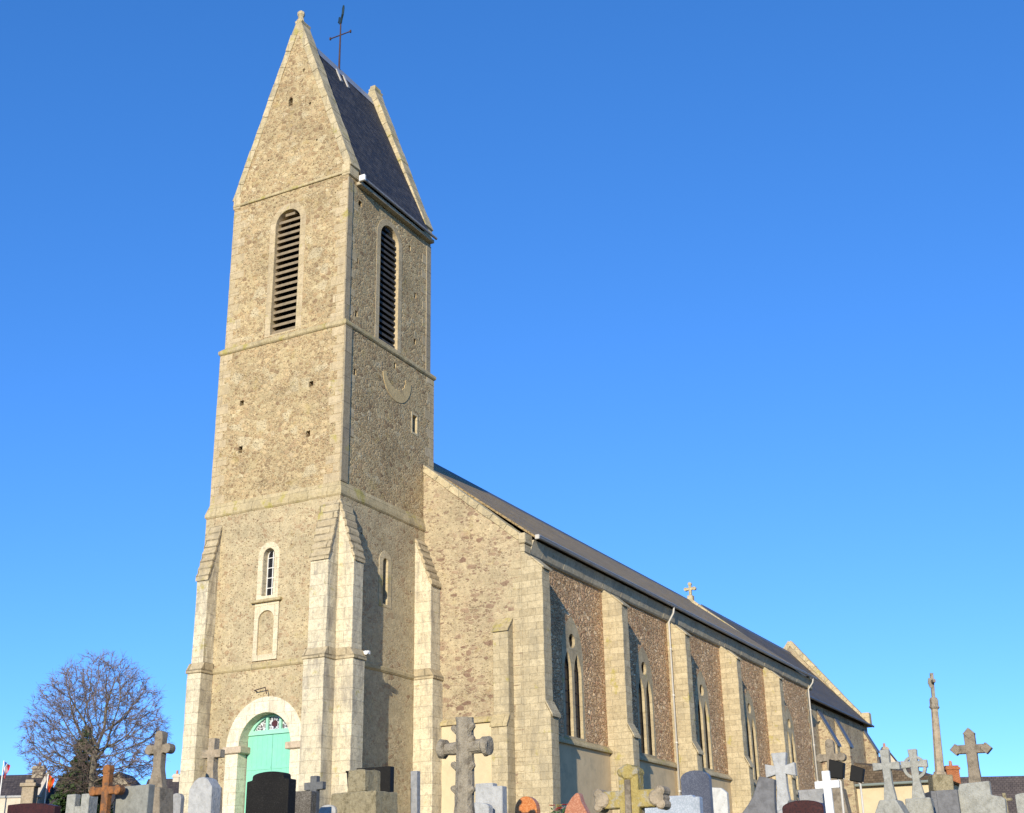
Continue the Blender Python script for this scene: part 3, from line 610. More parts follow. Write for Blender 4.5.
for x, p, za, zb in ((48.9, 1.05, 13.0, 10.75), (53.2, .8, 12.95, 11.1), (61.2, .75, 13.0, 11.45)):
    o = MB().ext([(CS+.05, GZ), (CS-p, GZ), (CS-p, zb), (CS+.05, za)], fW(0), x, x+.75).build('buttress', Mt['rub_west'], ch, bevel=.01)
    MB().ext([(CS-p-.08, zb-.1), (CS-p-.08, zb+.05), (CS-.02, za+.06), (CS-.02, za-.12)], fW(0), x-.08, x+.84).build('weathering', Mt['zinc_dark'], o, bevel=.01)
# sacristy against the chancel
MB().box(53.95, 61, -9.2, CS-.02, GZ, 8.6).build('sacristy_wall', Mt['render_cream'], ch)
b = MB(); v = [(53.6, -9.6, 8.62), (61.3, -9.6, 8.62), (61.3, CS-.03, 8.62), (53.6, CS-.03, 8.62), (55.4, CS-.03, 10.3), (61.3, CS-.03, 10.3), (56.5, -6.2, 9.9), (61.3, -6.2, 9.9)]
b.add(v, [(0,3,4,6), (0,6,7,1), (6,4,5,7), (0,1,2,3), (1,7,5,2), (3,2,5,4)])
b.build('sacristy_roof', Mt['roof_brown'], ch)
b = MB().tube([(53.55, -9.6, 8.6), (53.55, CS-.05, 8.6)], .09, 8); b.build('gutter', plain('greenish_zinc', (.20,.23,.20), .5, .1, 3, .4), ch)

# --- weathercock
wv = empty('weathercock', (2.85, cy, 34.7), 'dark iron weathercock on a cross topped pole on the tower roof ridge', 'weathercock')
MB().tube([(2.85, cy, 34.62), (2.85, cy, 37.0)], [.045, .03], 8).build('pole', Mt['iron'], wv)
b = MB(); b.tube([(2.85, cy-.52, 36.42), (2.85, cy+.52, 36.42)], .028, 6)
for y in (-.52, .52): b.box(2.82, 2.88, cy+y-.03, cy+y+.03, 36.36, 36.48)
b.build('crossbar', Mt['iron'], wv)
ck = [(-.38, .62), (-.30, .34), (-.16, .22), (-.06, .06), (.05, .05), (.18, .16), (.25, .34), (.36, .36), (.27, .44), (.27, .53), (.20, .58), (.15, .5), (.10, .34), (-.05, .34), (-.18, .46), (-.22, .70), (-.34, .80)]
ca, sa = math.cos(R(52)), math.sin(R(52))
MB().ext(ck, lambda a, z, d: (2.85+a*ca*1.05-d*sa, cy+a*sa*1.05+d*ca, 36.95+z*.98), -.035, .035).build('cockerel', Mt['cock'], wv, bevel=.012)
#PART2
# ================================================================== GRAVES
gs = {}
gs['grey'] = stone('grey_granite_stone', (.30,.29,.27), (.22,.22,.21)); gs['pale'] = stone('pale_grey_stone', (.40,.39,.36), (.34,.33,.30), .5)
gs['beige'] = stone('beige_limestone', (.38,.30,.20), (.20,.17,.12), .7, 4, .015); gs['brown'] = stone('brown_lichened_stone', (.27,.22,.155), (.13,.105,.075), .7, 5, .02)
gs['rough'] = stone('rough_mossy_stone', (.36,.30,.18), (.17,.14,.075), .75, 6, .03, sc2=14); gs['bark'] = stone('weathered_trunk_stone', (.30,.255,.185), (.135,.11,.08), .7, 7, .02)
gs['rust'] = stone('rusty_orange', (.30,.125,.045), (.12,.075,.05), .85, 8, .014, .45, .6); gs['yellow'] = stone('yellow_lichen_stone', (.36,.275,.095), (.35,.31,.23), .85, 6, .015, .5, .6)
gs['lichengrey'] = stone('grey_lichen_stone', (.34,.33,.28), (.22,.21,.17), .6, 6, .015); gs['darkgrey'] = stone('dark_grey_stone', (.13,.13,.125), (.075,.075,.07), .5, 5, .006)
gs['black'] = granite('black_granite', (.013,.011,.008), (.036,.033,.026), .5, .12, 160); gs['brownpol'] = granite('brown_granite', (.09,.075,.055), (.16,.14,.11), .2)
gs['darkred'] = granite('dark_red_granite', (.06,.02,.016), (.03,.014,.013), .35); gs['blue'] = granite('light_blue_granite', (.33,.36,.38), (.42,.44,.46), .3)
gs['slate'] = granite('dark_blue_granite', (.075,.08,.10), (.11,.115,.135), .22); gs['slategrey'] = stone('slate_grey', (.17,.165,.16), (.11,.105,.10), .6, 5, .008)
gs['terra'] = granite('terracotta_granite', (.40,.16,.085), (.50,.24,.14), .3); gs['orange'] = granite('orange_granite', (.46,.15,.04), (.58,.25,.09), .22)
gs['slantst'] = stone('grey_brown_stone', (.24,.235,.20), (.16,.155,.13), .6, 6, .006); gs['whitest'] = stone('white_stone', (.54,.52,.46), (.48,.46,.40), .4)

def grave(name, x, y, label, cat, group=None, rot=-90, jit=3, dz=0):
    o = empty(name, (x, y, gz(x, y)-.05+dz), label, cat, group); o.rotation_euler = (R(random.uniform(-.6, .6)), R(random.uniform(-.8, .8)), R(rot+random.uniform(-jit, jit)))
    WL[o.name] = Vector((0, 0, 0)); return o
fX = lambda u, z, d: (u, d, z)
def roughen(o, amp, sc=6, cuts=2):
    bm = bmesh.new(); bm.from_mesh(o.data)
    bmesh.ops.triangulate(bm, faces=[f for f in bm.faces if len(f.verts) > 4])
    bmesh.ops.subdivide_edges(bm, edges=bm.edges, cuts=cuts, use_grid_fill=True)
    for v in bm.verts:
        p = (v.co+o.location)*sc; v.co += Vector((mn.noise(p), mn.noise(p+Vector((9, 3, 1))), mn.noise(p+Vector((2, 7, 5)))))*amp
    bm.to_mesh(o.data); bm.free()
    for p in o.data.polygons: p.use_smooth = False
def slab(p, outline, t, mat, name='headstone', bevel=.012, y0=0): return MB().ext(outline, fX, y0, y0+t).build(name, mat, p, bevel=bevel)
def plinth(p, w, d, h, mat, t): return MB().box(-w/2, w/2, -d*.35, d*.65, 0, h).build('plinth', mat, p, bevel=.015)
GRP = 'headstones in the churchyard'; GRC = 'grave crosses in the churchyard'
def headstone(x, y, w, h, t, mat, label, outline, pl=True, group=GRP, jit=3):
    o = grave('headstone', x, y, label, 'headstone', group, jit=jit)
    slab(o, [(a*w/2, .12+b*(h+.05-.12)) for a, b in outline], t, mat, 'stele')
    if pl: plinth(o, w+.16, t+.2, .14, mat, t)
    return o
rect = [(-1, 0), (1, 0), (1, 1), (-1, 1)]
def rounded(k=.25, n=10): return [(-1, 0), (1, 0)] + [(math.cos(math.pi*i/n), 1-k+k*math.sin(math.pi*i/n)) for i in range(n+1)]

headstone(-12.41, -.70, 1.5, .81, .2, gs['darkred'], 'wide low dark red granite headstone in front of the cream wall', [(-1, 0), (1, 0), (1, .86), (.6, .94), (.1, .985), (-.4, 1), (-1, .98)])
o = grave('headstone', -14.85, -4.68, 'light grey headstone notched like a U between two square pillars', 'headstone', GRP)
slab(o, [(-.34, .1), (-.12, .1), (-.12, .97), (-.34, .97)], .16, gs['lichengrey'], 'pillar'); slab(o, [(.06, .1), (.26, .1), (.26, .96), (.06, .96)], .26, gs['lichengrey'], 'pillar', y0=-.03); slab(o, [(-.115, .1), (.055, .1), (.055, .74), (-.115, .74)], .13, gs['lichengrey'], 'middle_panel'); plinth(o, .85, .36, .13, gs['lichengrey'], .16)
def cross(x, y, h, w, za, sw, aw, t, mat, label, end=None, ped=None, name='grave_cross', taper=0, rot=-90, jit=3, group=GRC, flare=0, pmat=None, er=None):
    o = grave(name, x, y, label, 'cross', group, rot=rot, jit=jit); h += .05; za += .05
    zb = ped[2] if ped else 0
    MB().ext([(-sw/2-taper, zb), (sw/2+taper, zb), (sw/2, min(za, zb+(za-zb)*.5)), (sw/2, za), (sw/2+flare, h), (-sw/2-flare, h), (-sw/2, za), (-sw/2, min(za, zb+(za-zb)*.5))], fX, -t/2, t/2).build('shaft', mat, o, bevel=.012)
    b = MB(); b.ext([(-w/2, za-aw/2-flare), (-sw/2, za-aw/2), (sw/2, za-aw/2), (w/2, za-aw/2-flare), (w/2, za+aw/2+flare), (sw/2, za+aw/2), (-sw/2, za+aw/2), (-w/2, za+aw/2+flare)], fX, -t/2+.006, t/2-.006)
    b.build('crossarm', mat, o, bevel=.012)
    r = er or aw*.62
    if end == 'trefoil':
        for (a, z) in ((-w/2, za), (w/2, za), (0, h)):
            MB().ext(circ(a, z, r, 14), fX, -t/2-.012, t/2+.012).build('rounded_end', mat, o, bevel=.012)
    if end == 'point':
        for (a, z) in ((-w/2, za), (w/2, za), (0, h)):
            MB().ext([(a-r, z), (a, z-r), (a+r, z), (a, z+r)], fX, -t/2-.01, t/2+.01).build('pointed_end', mat, o, bevel=.01)
    if ped:
        MB().ext([(-ped[0]/2, 0), (ped[0]/2, 0), (ped[1]/2, ped[2]), (-ped[1]/2, ped[2])], fX, -ped[0]*.35, ped[0]*.35).build('pedestal', pmat or mat, o, bevel=.02)
    return o
cross(-16.1, -6.62, 1.30, .56, .93, .15, .13, .13, gs['rust'], 'rusty orange cross with rounded arm ends under the bare tree', 'trefoil', (.5, .3, .3), er=.085)
headstone(-15.9, -7.0, .80, 1.02, .17, gs['slantst'], 'grey brown headstone with one cut corner between orange cross and tall cross', [(-1, 0), (1, 0), (1, 1), (-.72, .98), (-1, .88)])
cross(-9.58, -1.8, 2.34, .54, 2.02, .24, .2, .2, gs['brown'], 'tall brown stone cross with round lobed ends on a pedestal', 'trefoil', (.75, .56, 1.15), taper=.11, er=.12)
headstone(-6.3, .56, .34, 1.05, .16, gs['grey'], 'small round topped bluish headstone behind the tall brown cross', rounded(.14))
headstone(-17.66, -10.13, .46, 1.06, .24, gs['pale'], 'pale grey headstone with chamfered top left of the green door', [(-1, 0), (1, 0), (1, .84), (.55, .965), (.2, 1), (-.25, .99), (-.6, .94), (-1, .82)])
cross(-7.43, -1.6, 2.36, .60, 1.97, .20, .2, .22, gs['beige'], 'plain square armed beige stone cross left of the green door', None, (.6, .42, 1.2), taper=.06)
MBx = [(-1, 0), (1, 0), (1, .88), (.74, .895), (.74, .945)] + [(.74*math.cos(math.pi*i/10), .945+.06*math.sin(math.pi*i/10)) for i in range(11)][1:-1] + [(-.74, .945), (-.74, .895), (-1, .88)]
headstone(-17.97, -11.69, .80, 1.09, .2, gs['black'], 'polished black granite headstone with raised curved top before the green door', MBx)
headstone(-12.86, -8.51, .44, .89, .2, gs['brownpol'], 'plain dark brown headstone just right of the black one', rect)
cross(-9.46, -6.37, 1.27, .50, 1.05, .17, .17, .16, gs['darkgrey'], 'dark grey square beamed cross before the right hand door jamb', None, (.45, .3, .3))
headstone(-11.8, -8.38, .40, .63, .15, gs['pale'], 'low pale round shouldered headstone beside the dark grey cross', rounded(.2))
o = grave('monument', -11.46, -9.03, 'mossy two tier block of rough stone below the corner buttress', 'monument')
q = MB().box(-.62, .50, -.28, .50, 0, .90).build('lower_block', gs['rough'], o, bevel=.02); roughen(q, .02, 5, 5)
q = MB().box(-.26, .17, -.20, .36, .90, 1.34).build('upper_block', gs['rough'], o, bevel=.02); roughen(q, .02, 5, 4)
o = grave('flower_vase', -11.1, -8.55, 'black tapered stone vase standing on the mossy block', 'vase', dz=.89)
MB().ext([(-.09, 0), (.09, 0), (.14, .43), (-.14, .43)], fX, -.1, .1).build('vase_body', gs['black'], o, bevel=.01); MB().box(-.15, .15, -.12, .12, .42, .455).build('rim', gs['black'], o, bevel=.008)
headstone(-9.9, -8.2, .86, 1.40, .18, gs['black'], 'black headstone rising behind the mossy two tier block', rect)
headstone(-8.44, -8.34, .17, 1.34, .16, gs['grey'], 'narrow upright grey stone post against the tower buttress', rect, pl=False)
# big tree-trunk cross
o = grave('grave_cross', -17.47, -14.82, 'big stone cross carved like a lopped tree trunk with knobbed arms', 'cross', GRC, jit=1)
b = MB(); b.tube([(0, 0, .3), (0, 0, .7), (.01, 0, 1.2), (0, 0, 1.5), (0, 0, 1.815)], [.155, .145, .135, .13, .135], 12)
q = b.build('shaft', gs['bark'], o)
roughen(q, .012, 9, 3)
b = MB().tube([(-.36, 0, 1.38), (0, 0, 1.40), (.36, 0, 1.40)], [.088, .10, .10], 12); q = b.build('crossarm', gs['bark'], o); roughen(q, .012, 9, 3)
for sx in (-1, 1):
    b = MB().tube([(sx*.30, 0, 1.39), (sx*.33, 0, 1.39), (sx*.40, 0, 1.40), (sx*.415, 0, 1.40)], [.10, .145, .14, .10], 12); q = b.build('knob_end', gs['bark'], o); roughen(q, .016, 9, 1)
for (sx, z) in ((-1, 1.66), (1, 1.68), (-1, 1.15), (1, 1.13), (-1, .82), (1, .80), (1, 1.5)):
    MB().tube([(sx*.10, -.03, z-.03), (sx*.17, -.05, z+.02), (sx*.185, -.05, z+.03)], [.06, .045, .025], 7).build('branch_stub', gs['bark'], o)
MB().ext([(-.36, 0), (.36, 0), (.26, .36), (-.26, .36)], fX, -.26, .26).build('pedestal', gs['bark'], o, bevel=.02)
headstone(-13.81, -13.2, .52, .92, .2, gs['pale'], 'light grey headstone with one stepped shoulder right of the trunk cross', [(-1, 0), (1, 0), (1, .93), (.30, .93), (.30, 1), (-1, 1)])
headstone(-14.1, -13.05, .62, .60, .16, gs['pale'], 'low pale headstone mostly hidden by the trunk cross', rounded(.15))
headstone(-14.4, -14.22, .40, .68, .16, gs['orange'], 'low orange granite headstone with a round top below the nave corner', rounded(.35))
# flowers
o = grave('potted_flowers', -14.0, -14.75, 'low pot of red and yellow grave flowers beside the orange headstone', 'flowers')
MB().tube([(0, 0, 0), (0, 0, .3)], [.10, .14], 12).build('pot', gs['grey'], o)
fg = plain('flower_leaves', (.05, .10, .03), .7, .4, 12); fc = {'r': plain('red_petals', (.55, .04, .03), .6), 'y': plain('yellow_petals', (.75, .60, .10), .6), 'w': plain('white_petals', (.75, .72, .66), .6)}
b = MB()
for i in range(160):
    a, r_, z = random.uniform(0, 6.28), random.uniform(0, .22), random.uniform(.3, .50); p = Vector((r_*math.cos(a), r_*math.sin(a), z)); d1 = Vector((random.gauss(0, 1), random.gauss(0, 1), random.gauss(0, 1))).normalized()*.035; d2 = d1.orthogonal().normalized()*.016
    b.add([p, p+d1+d2, p+d1*2, p+d1-d2], [(0, 1, 2, 3)])
b.build('leaves', fg, o)
for i in range(16):
    a, r_ = random.uniform(0, 6.28), random.uniform(.03, .24); c = Vector((r_*math.cos(a), r_*math.sin(a), random.uniform(.5, .57)))
    b = MB()
    for kx in range(7):
        t = kx*6.283/7; b.add([c, c+Vector((.04*math.cos(t-.4), .04*math.sin(t-.4), .02)), c+Vector((.055*math.cos(t), .055*math.sin(t), .01)), c+Vector((.04*math.cos(t+.4), .04*math.sin(t+.4), .02))], [(0, 1, 2, 3)])
    b.build('blossom', fc['ryrw'[i % 4]], o)
headstone(-16.74, -16.23, .50, .69, .14, gs['terra'], 'reddish terracotta headstone with a lopsided wave shaped top', [(-1, 0), (1.25, 0), (1.25, .16), (.9, .36), (.55, .62), (.3, .80), (.18, .98), (.02, 1), (-.3, .9), (-.65, .72), (-.9, .45), (-1, .2)])
o = cross(-19.15, -18.09, .93, .66, .57, .25, .20, .2, gs['yellow'], 'stone cross covered in yellow lichen with pale clubbed arm ends', None, (.6, .42, .2), jit=1)
MB().ext([(-.04, .2), (.04, .2), (.035, .84), (-.035, .84)], fX, -.14, -.09).build('raised_rib', gs['brown'], o, bevel=.01)
for (a, z, m_) in ((-.35, .62, 'beige'), (.35, .62, 'beige'), (0, .93, 'yellow')):
    for (da, dz_, r_) in ((0, 0, .095), (-.075*(0 if a else 1)+.05*(1 if a > 0 else -1 if a else 0), -.075 if a else -.0, .06), (.075*(0 if a else 1)+.05*(1 if a > 0 else -1 if a else 0), .075 if a else 0, .06)):
        MB().ext(circ(a+da, z+dz_, r_, 12), fX, -.115-.004*r_*30, .115+.004*r_*30).build('clubbed_end', gs[m_], o, bevel=.02)
headstone(-15.2, -17.02, .98, .63, .16, gs['blue'], 'wide pale blue grey headstone with a stepped right end', [(-1, 0), (1, 0), (1, .95), (.78, .95), (.78, 1), (-1, .98)])
headstone(-11.21, -16.02, .54, 1.09, .16, gs['slate'], 'dark blue granite headstone with a rounded top against the nave', rounded(.14))
headstone(-7.2, -15.07, .36, .84, .12, gs['whitest'], 'small white headstone with a slanted top right of the dark blue one', [(-1, 0), (1, 0), (1, .84), (.3, .97), (-1, 1)])
headstone(-12.69, -17.51, .82, .92, .14, gs['slategrey'], 'slate grey headstone with a hollow curved left side rising to a corner', [(-1, 0), (1, 0), (.93, .4), (.95, .65), (1.0, .93), (.38, 1), (.30, .9), (.12, .68), (-.12, .5), (-.45, .32), (-1, .2)])
cross(-7.55, -16.57, 1.47, .62, 1.13, .21, .17, .16, gs['pale'], 'pale grey stone cross with flared arm ends before the last nave bays', None, (.5, .34, .4), flare=.05, taper=.05)
headstone(-14.28, -18.8, .62, .53, .16, gs['darkred'], 'low dark red granite headstone with a curved top below the white cross', rounded(.22))
o = grave('grave_lantern', -11.4, -17.83, 'small dark grave lantern behind the low dark red headstone', 'lantern'); MB().box(-.07, .07, -.07, .07, 0, .5).build('lantern_body', gs['darkgrey'], o, bevel=.01); MB().ext([(-.09, .5), (.09, .5), (.05, .58), (-.05, .58)], fX, -.09, .09).build('lantern_cap', gs['darkgrey'], o, bevel=.008)
cross(-7.13, -17.37, 1.10, .50, .83, .16, .15, .08, Mt['white'], 'plain bright white painted cross', None)
headstone(-5.85, -16.72, .66, .76, .16, gs['grey'], 'plain grey headstone directly behind the white cross', rect)
cross(4.36, -14.6, 2.12, .62, 1.72, .24, .2, .22, gs['brown'], 'brown stone cross with lobed ends rising behind the white cross', 'trefoil', (.8, .55, .9), taper=.05, er=.12)
def flood(x, y, h, label, ang):
    o = grave('floodlight', x, y, label, 'floodlight', 'floodlights aimed at the church', jit=0)
    MB().tube([(0, 0, 0), (0, 0, h-.5), (-.05, 0, h-.42)], .03, 8).build('pole', Mt['pipe'], o)
    b = MB(); ca_, sa_ = math.cos(ang), math.sin(ang); c = Vector((-.06, 0, h-.22))
    rot = lambda u, z, d: tuple(c+Vector((u*ca_-z*sa_, d, u*sa_+z*ca_)))
    b.ext([(-.17, -.22), (.19, -.19), (.17, .2), (-.2, .23)], rot, -.10, .12); q = b.build('lamp_housing', Mt['black'], o, bevel=.02)
    MB().ext([(-.14, -.18), (.15, -.16), (.14, .17), (-.16, .19)], rot, .122, .13).build('lens', Mt['glass'], q)
    MB().ext([(-.215, -.19), (.215, -.17), (.215, -.185), (-.215, -.205)], rot, -.03, .05).build('bracket', Mt['pipe'], o)
flood(-1.02, -16.12, 1.52, 'black floodlight on a pale pole, the larger and nearer of the pair', R(-12)); flood(4.23, -15.38, 1.50, 'black floodlight on a pale pole, the smaller one further right', R(-16))
o = cross(-3.51, -17.83, 1.60, .60, 1.24, .175, .14, .16, gs['lichengrey'], 'weathered grey cross with a broad sloped foot right of the floodlights', None, (.9, .36, .55), flare=.02, taper=.05)
o = cross(-2.19, -18.2, 1.64, .60, 1.30, .165, .14, .16, gs['lichengrey'], 'grey ring headed cross on a headstone left of the tall column', None, (.66, .56, .58), flare=.02, taper=.07)
MB().ring(circ(0, 1.28, .20, 28), circ(0, 1.28, .27, 28), fX, -.06, .06).build('ring', gs['lichengrey'], o, bevel=.01)
headstone(-3.2, -19.0, .46, .70, .16, gs['slategrey'], 'narrow slate grey headstone in front of the ring headed cross', rect)
# calvary column
o = grave('calvary_column', 7.33, -17.01, 'tall slender stone column topped by a small crucifix on a square base', 'column', jit=0, rot=-65); o.rotation_euler = (Matrix.Rotation(R(3.0), 3, fw) @ Matrix.Rotation(R(-65), 3, 'Z')).to_euler()   # the old column leans a little
MB().box(-.42, .42, -.42, .42, 0, .75).build('step', gs['slategrey'], o, bevel=.02); MB().box(-.30, .30, -.30, .30, .75, 1.25).build('base_block', gs['rough'], o, bevel=.03)
MB().tube([(0, 0, 1.25), (0, 0, 1.33), (0, 0, 1.36), (0, 0, 3.22)], [.20, .19, .145, .105], 8).build('shaft', gs['beige'], o)
b = MB().tube([(0, 0, 3.2), (0, 0, 3.26), (0, 0, 3.3), (0, 0, 3.48), (0, 0, 3.55)], [.12, .165, .135, .135, .10], 8); b.build('capital', gs['bark'], o)
q = MB().box(-.05, .05, -.045, .045, 3.5, 4.3).build('crucifix', gs['bark'], o, bevel=.01); MB().box(-.044, .044, -.26, .26, 3.98, 4.08).build('crossarm', gs['bark'], q, bevel=.01); MB().tube([(-.05, 0, 3.86), (-.08, 0, 4.0), (-.075, 0, 4.14)], [.04, .06, .045], 7).build('figure', gs['bark'], q)
o = cross(-2.62, -19.55, 1.92, .66, 1.58, .23, .19, .2, gs['brown'], 'brown lobed cross rising from a large pale headstone at the right', 'point', (.5, .44, .8), taper=.03, er=.13)
slab(o, [(-.58, 0), (.60, 0), (.62, .5), (.55, .56), (.34, .60), (.34, .90), (-.30, .86), (-.34, .74), (-.50, .66), (-.58, .52)], .2, gs['lichengrey'], 'headstone', y0=-.34)
cross(8.21, -18.7, .65, .42, .46, .10, .08, .1, gs['rough'], 'small yellowish cross before the brown roofed house', None, (.3, .2, .12))
headstone(2.11, -20.0, .5, .62, .16, gs['lichengrey'], 'low grey lichened headstone at the right edge', rounded(.1))
cross(7.8, 1.5, 1.55, .5, 1.25, .16, .14, .14, gs['beige'], 'small pale cross by the cream wall at the far left', None, (.5, .3, .7)) if 0 else None

# ================================================================== TREES
twm = plain('purple_brown_twigs', (.175, .13, .105), .85, .3, 3, .1); brm = plain('grey_green_bark', (.20, .17, .12), .9, .35, 5, .1, dirt=(.08, .07, .05))
t = empty('bare_tree', (21.42, 31.8, 4.0), 'big rounded bare tree with purplish twigs left of the church', 'tree'); WL[t.name] = Vector((0, 0, 0))
import numpy as np
rng = random.Random(11); nr_ = np.random.default_rng(5); tb, tw = MB(), MB()
A = []
while len(A) < 3000:      # points through the rounded crown for the limbs to reach
    p = nr_.uniform((-4.5, -4.5, 4.0), (4.7, 4.5, 12.1)); zc = 6.6
    e_ = ((p[0]-.1)/4.0)**2 + (p[1]/4.0)**2 + ((p[2]-zc)/(5.3 if p[2] > zc else 2.7))**2
    wob = 1+.10*mn.noise(Vector(p*.8))
    if e_ < wob and (e_ > .22 or rng.random() < .3): A.append(p)
A = np.array(A)
nodes = [np.array((-.12, 0, -.2))]; par = [-1]
for i in range(1, 30): nodes.append(np.array((-.12+.011*i+.03*math.sin(i*.4), .03*math.cos(i*.5), -.2+.22*i))); par.append(i-1)
N0 = len(nodes); near = np.full(len(A), -1); nd = np.full(len(A), 1e9)
def upd(i0):
    for i in range(i0, len(nodes)):
        if i < N0 and (nodes[i][2] < 3.6 or i % 3): continue
        dd = np.linalg.norm(A-nodes[i], axis=1); m_ = dd < nd; nd[m_] = dd[m_]; near[m_] = i
upd(0); seen = set(); nk = {}
for it in range(110):
    live = nd < 4.2
    if not live.any(): break
    i0 = len(nodes)
    for n_ in np.unique(near[live]):
        v_ = A[live & (near == n_)]-nodes[n_]; v_ = (v_/np.linalg.norm(v_, axis=1)[:, None]).sum(0); l_ = np.linalg.norm(v_)
        if l_ < 1e-6: continue
        pd = nodes[n_]-nodes[par[n_]] if par[n_] >= 0 else np.array((0, 0, 1.)); pd = pd/np.linalg.norm(pd)
        v_ = v_/l_+pd*(.55 if n_ >= N0 else .25)+nr_.normal(0, .14, 3)+np.array((0, 0, .45 if n_ < N0 else .06 if nodes[n_][2] > 6 else -.06)); v_ /= np.linalg.norm(v_)
        key = (int(n_), tuple(np.round(v_, 1)))
        if key in seen or len(nk.get(int(n_), ())) > 2: continue
        seen.add(key); nk.setdefault(int(n_), []).append(1); nodes.append(nodes[n_]+v_*.22); par.append(int(n_))
    upd(i0); nd[nd < .24] = 1e9; A_keep = nd < 1e8
    A, nd, near = A[A_keep], nd[A_keep], near[A_keep]
    if len(A) < 5: break
kids = [[] for _ in nodes]
for i, p in enumerate(par):
    if p >= 0: kids[p].append(i)
rad = [0]*len(nodes)
for i in range(len(nodes)-1, -1, -1):
    if i >= N0 or i == N0-1: rad[i] = sum(rad[k_]**2.2 for k_ in kids[i])**(1/2.2) if kids[i] else .0085
for i in range(N0-2, -1, -1): rad[i] = sum(rad[k_]**2.2 for k_ in kids[i])**(1/2.2)
for i, p in enumerate(par):
    if p < 0: continue
    out = tb if rad[i] > .022 else tw
    out.tube([nodes[p], nodes[i]], [min(rad[p], rad[i]*1.25), rad[i]], 7 if rad[i] > .08 else 4 if rad[i] > .022 else 3, caps=False)
    if rad[i] < .03:
        d_ = Vector(nodes[i]-nodes[p]).normalized(); c_ = Vector(nodes[i]); o_ = Vector((c_.x, c_.y, (c_.z-6)*.5)).normalized()
        for t_ in range(4 if kids[i] else 6):
            v_ = (d_*.8+o_*.5+Vector((rng.gauss(0, .5), rng.gauss(0, .5), rng.gauss(-.05, .45)))).normalized(); L_ = rng.uniform(.2, .5); m_ = c_+v_*L_*.5
            w_ = (v_+Vector((rng.gauss(0, .2), rng.gauss(0, .2), rng.gauss(-.1, .2)))).normalized(); tw.tube([c_, m_, m_+w_*L_*.5], [.008, .0065, .0045], 3, caps=False)
q = tb.build('trunk', brm, t, origin=(0, 0, 0)); q = tw.build('crown', twm, t, origin=(0, 0, 0))
cm = plain('dark_conifer_needles', (.048, .085, .028), .8, .5, 2.5, .15, dirt=(.09, .10, .035), dscale=1.3)
t = empty('conifer', (26.36, 37.47, 4.0), 'dark green conifer growing behind the bare tree', 'tree'); WL[t.name] = Vector((0, 0, 0))
MB().tube([(0, 0, -.2), (0, 0, 4), (0, 0, 8.3)], [.2, .12, .03], 8).build('trunk', brm, t, origin=(0, 0, 0))
b = MB(); H = 8.7
for i in range(420):
    z = 1.4+(H-1.5)*(1-(rng.random()*.99)**.75); L = (H-z)/H*3.1*rng.uniform(.7, 1.15)+.12; az = rng.uniform(0, 6.283); o_ = Vector((math.cos(az), math.sin(az), 0))
    n = max(3, int(L*8))
    for j in range(n):
        s_ = (j+.5)/n*L; c = o_*s_+Vector((0, 0, z+.22*s_-.16*s_*s_))
        for k_ in range(5):
            d1 = (o_*.6+Vector((rng.gauss(0, .6), rng.gauss(0, .6), rng.gauss(-.25, .4)))).normalized()*rng.uniform(.14, .30); d2 = d1.cross(Vector((rng.gauss(0, 1), rng.gauss(0, 1), rng.gauss(0, 1)))).normalized()*rng.uniform(.04, .085)
            b.add([c-d2*.5, c+d1*.6-d2, c+d1, c+d1*.6+d2], [(0, 1, 2, 3)])
b.build('crown', cm, t, origin=(0, 0, 0))

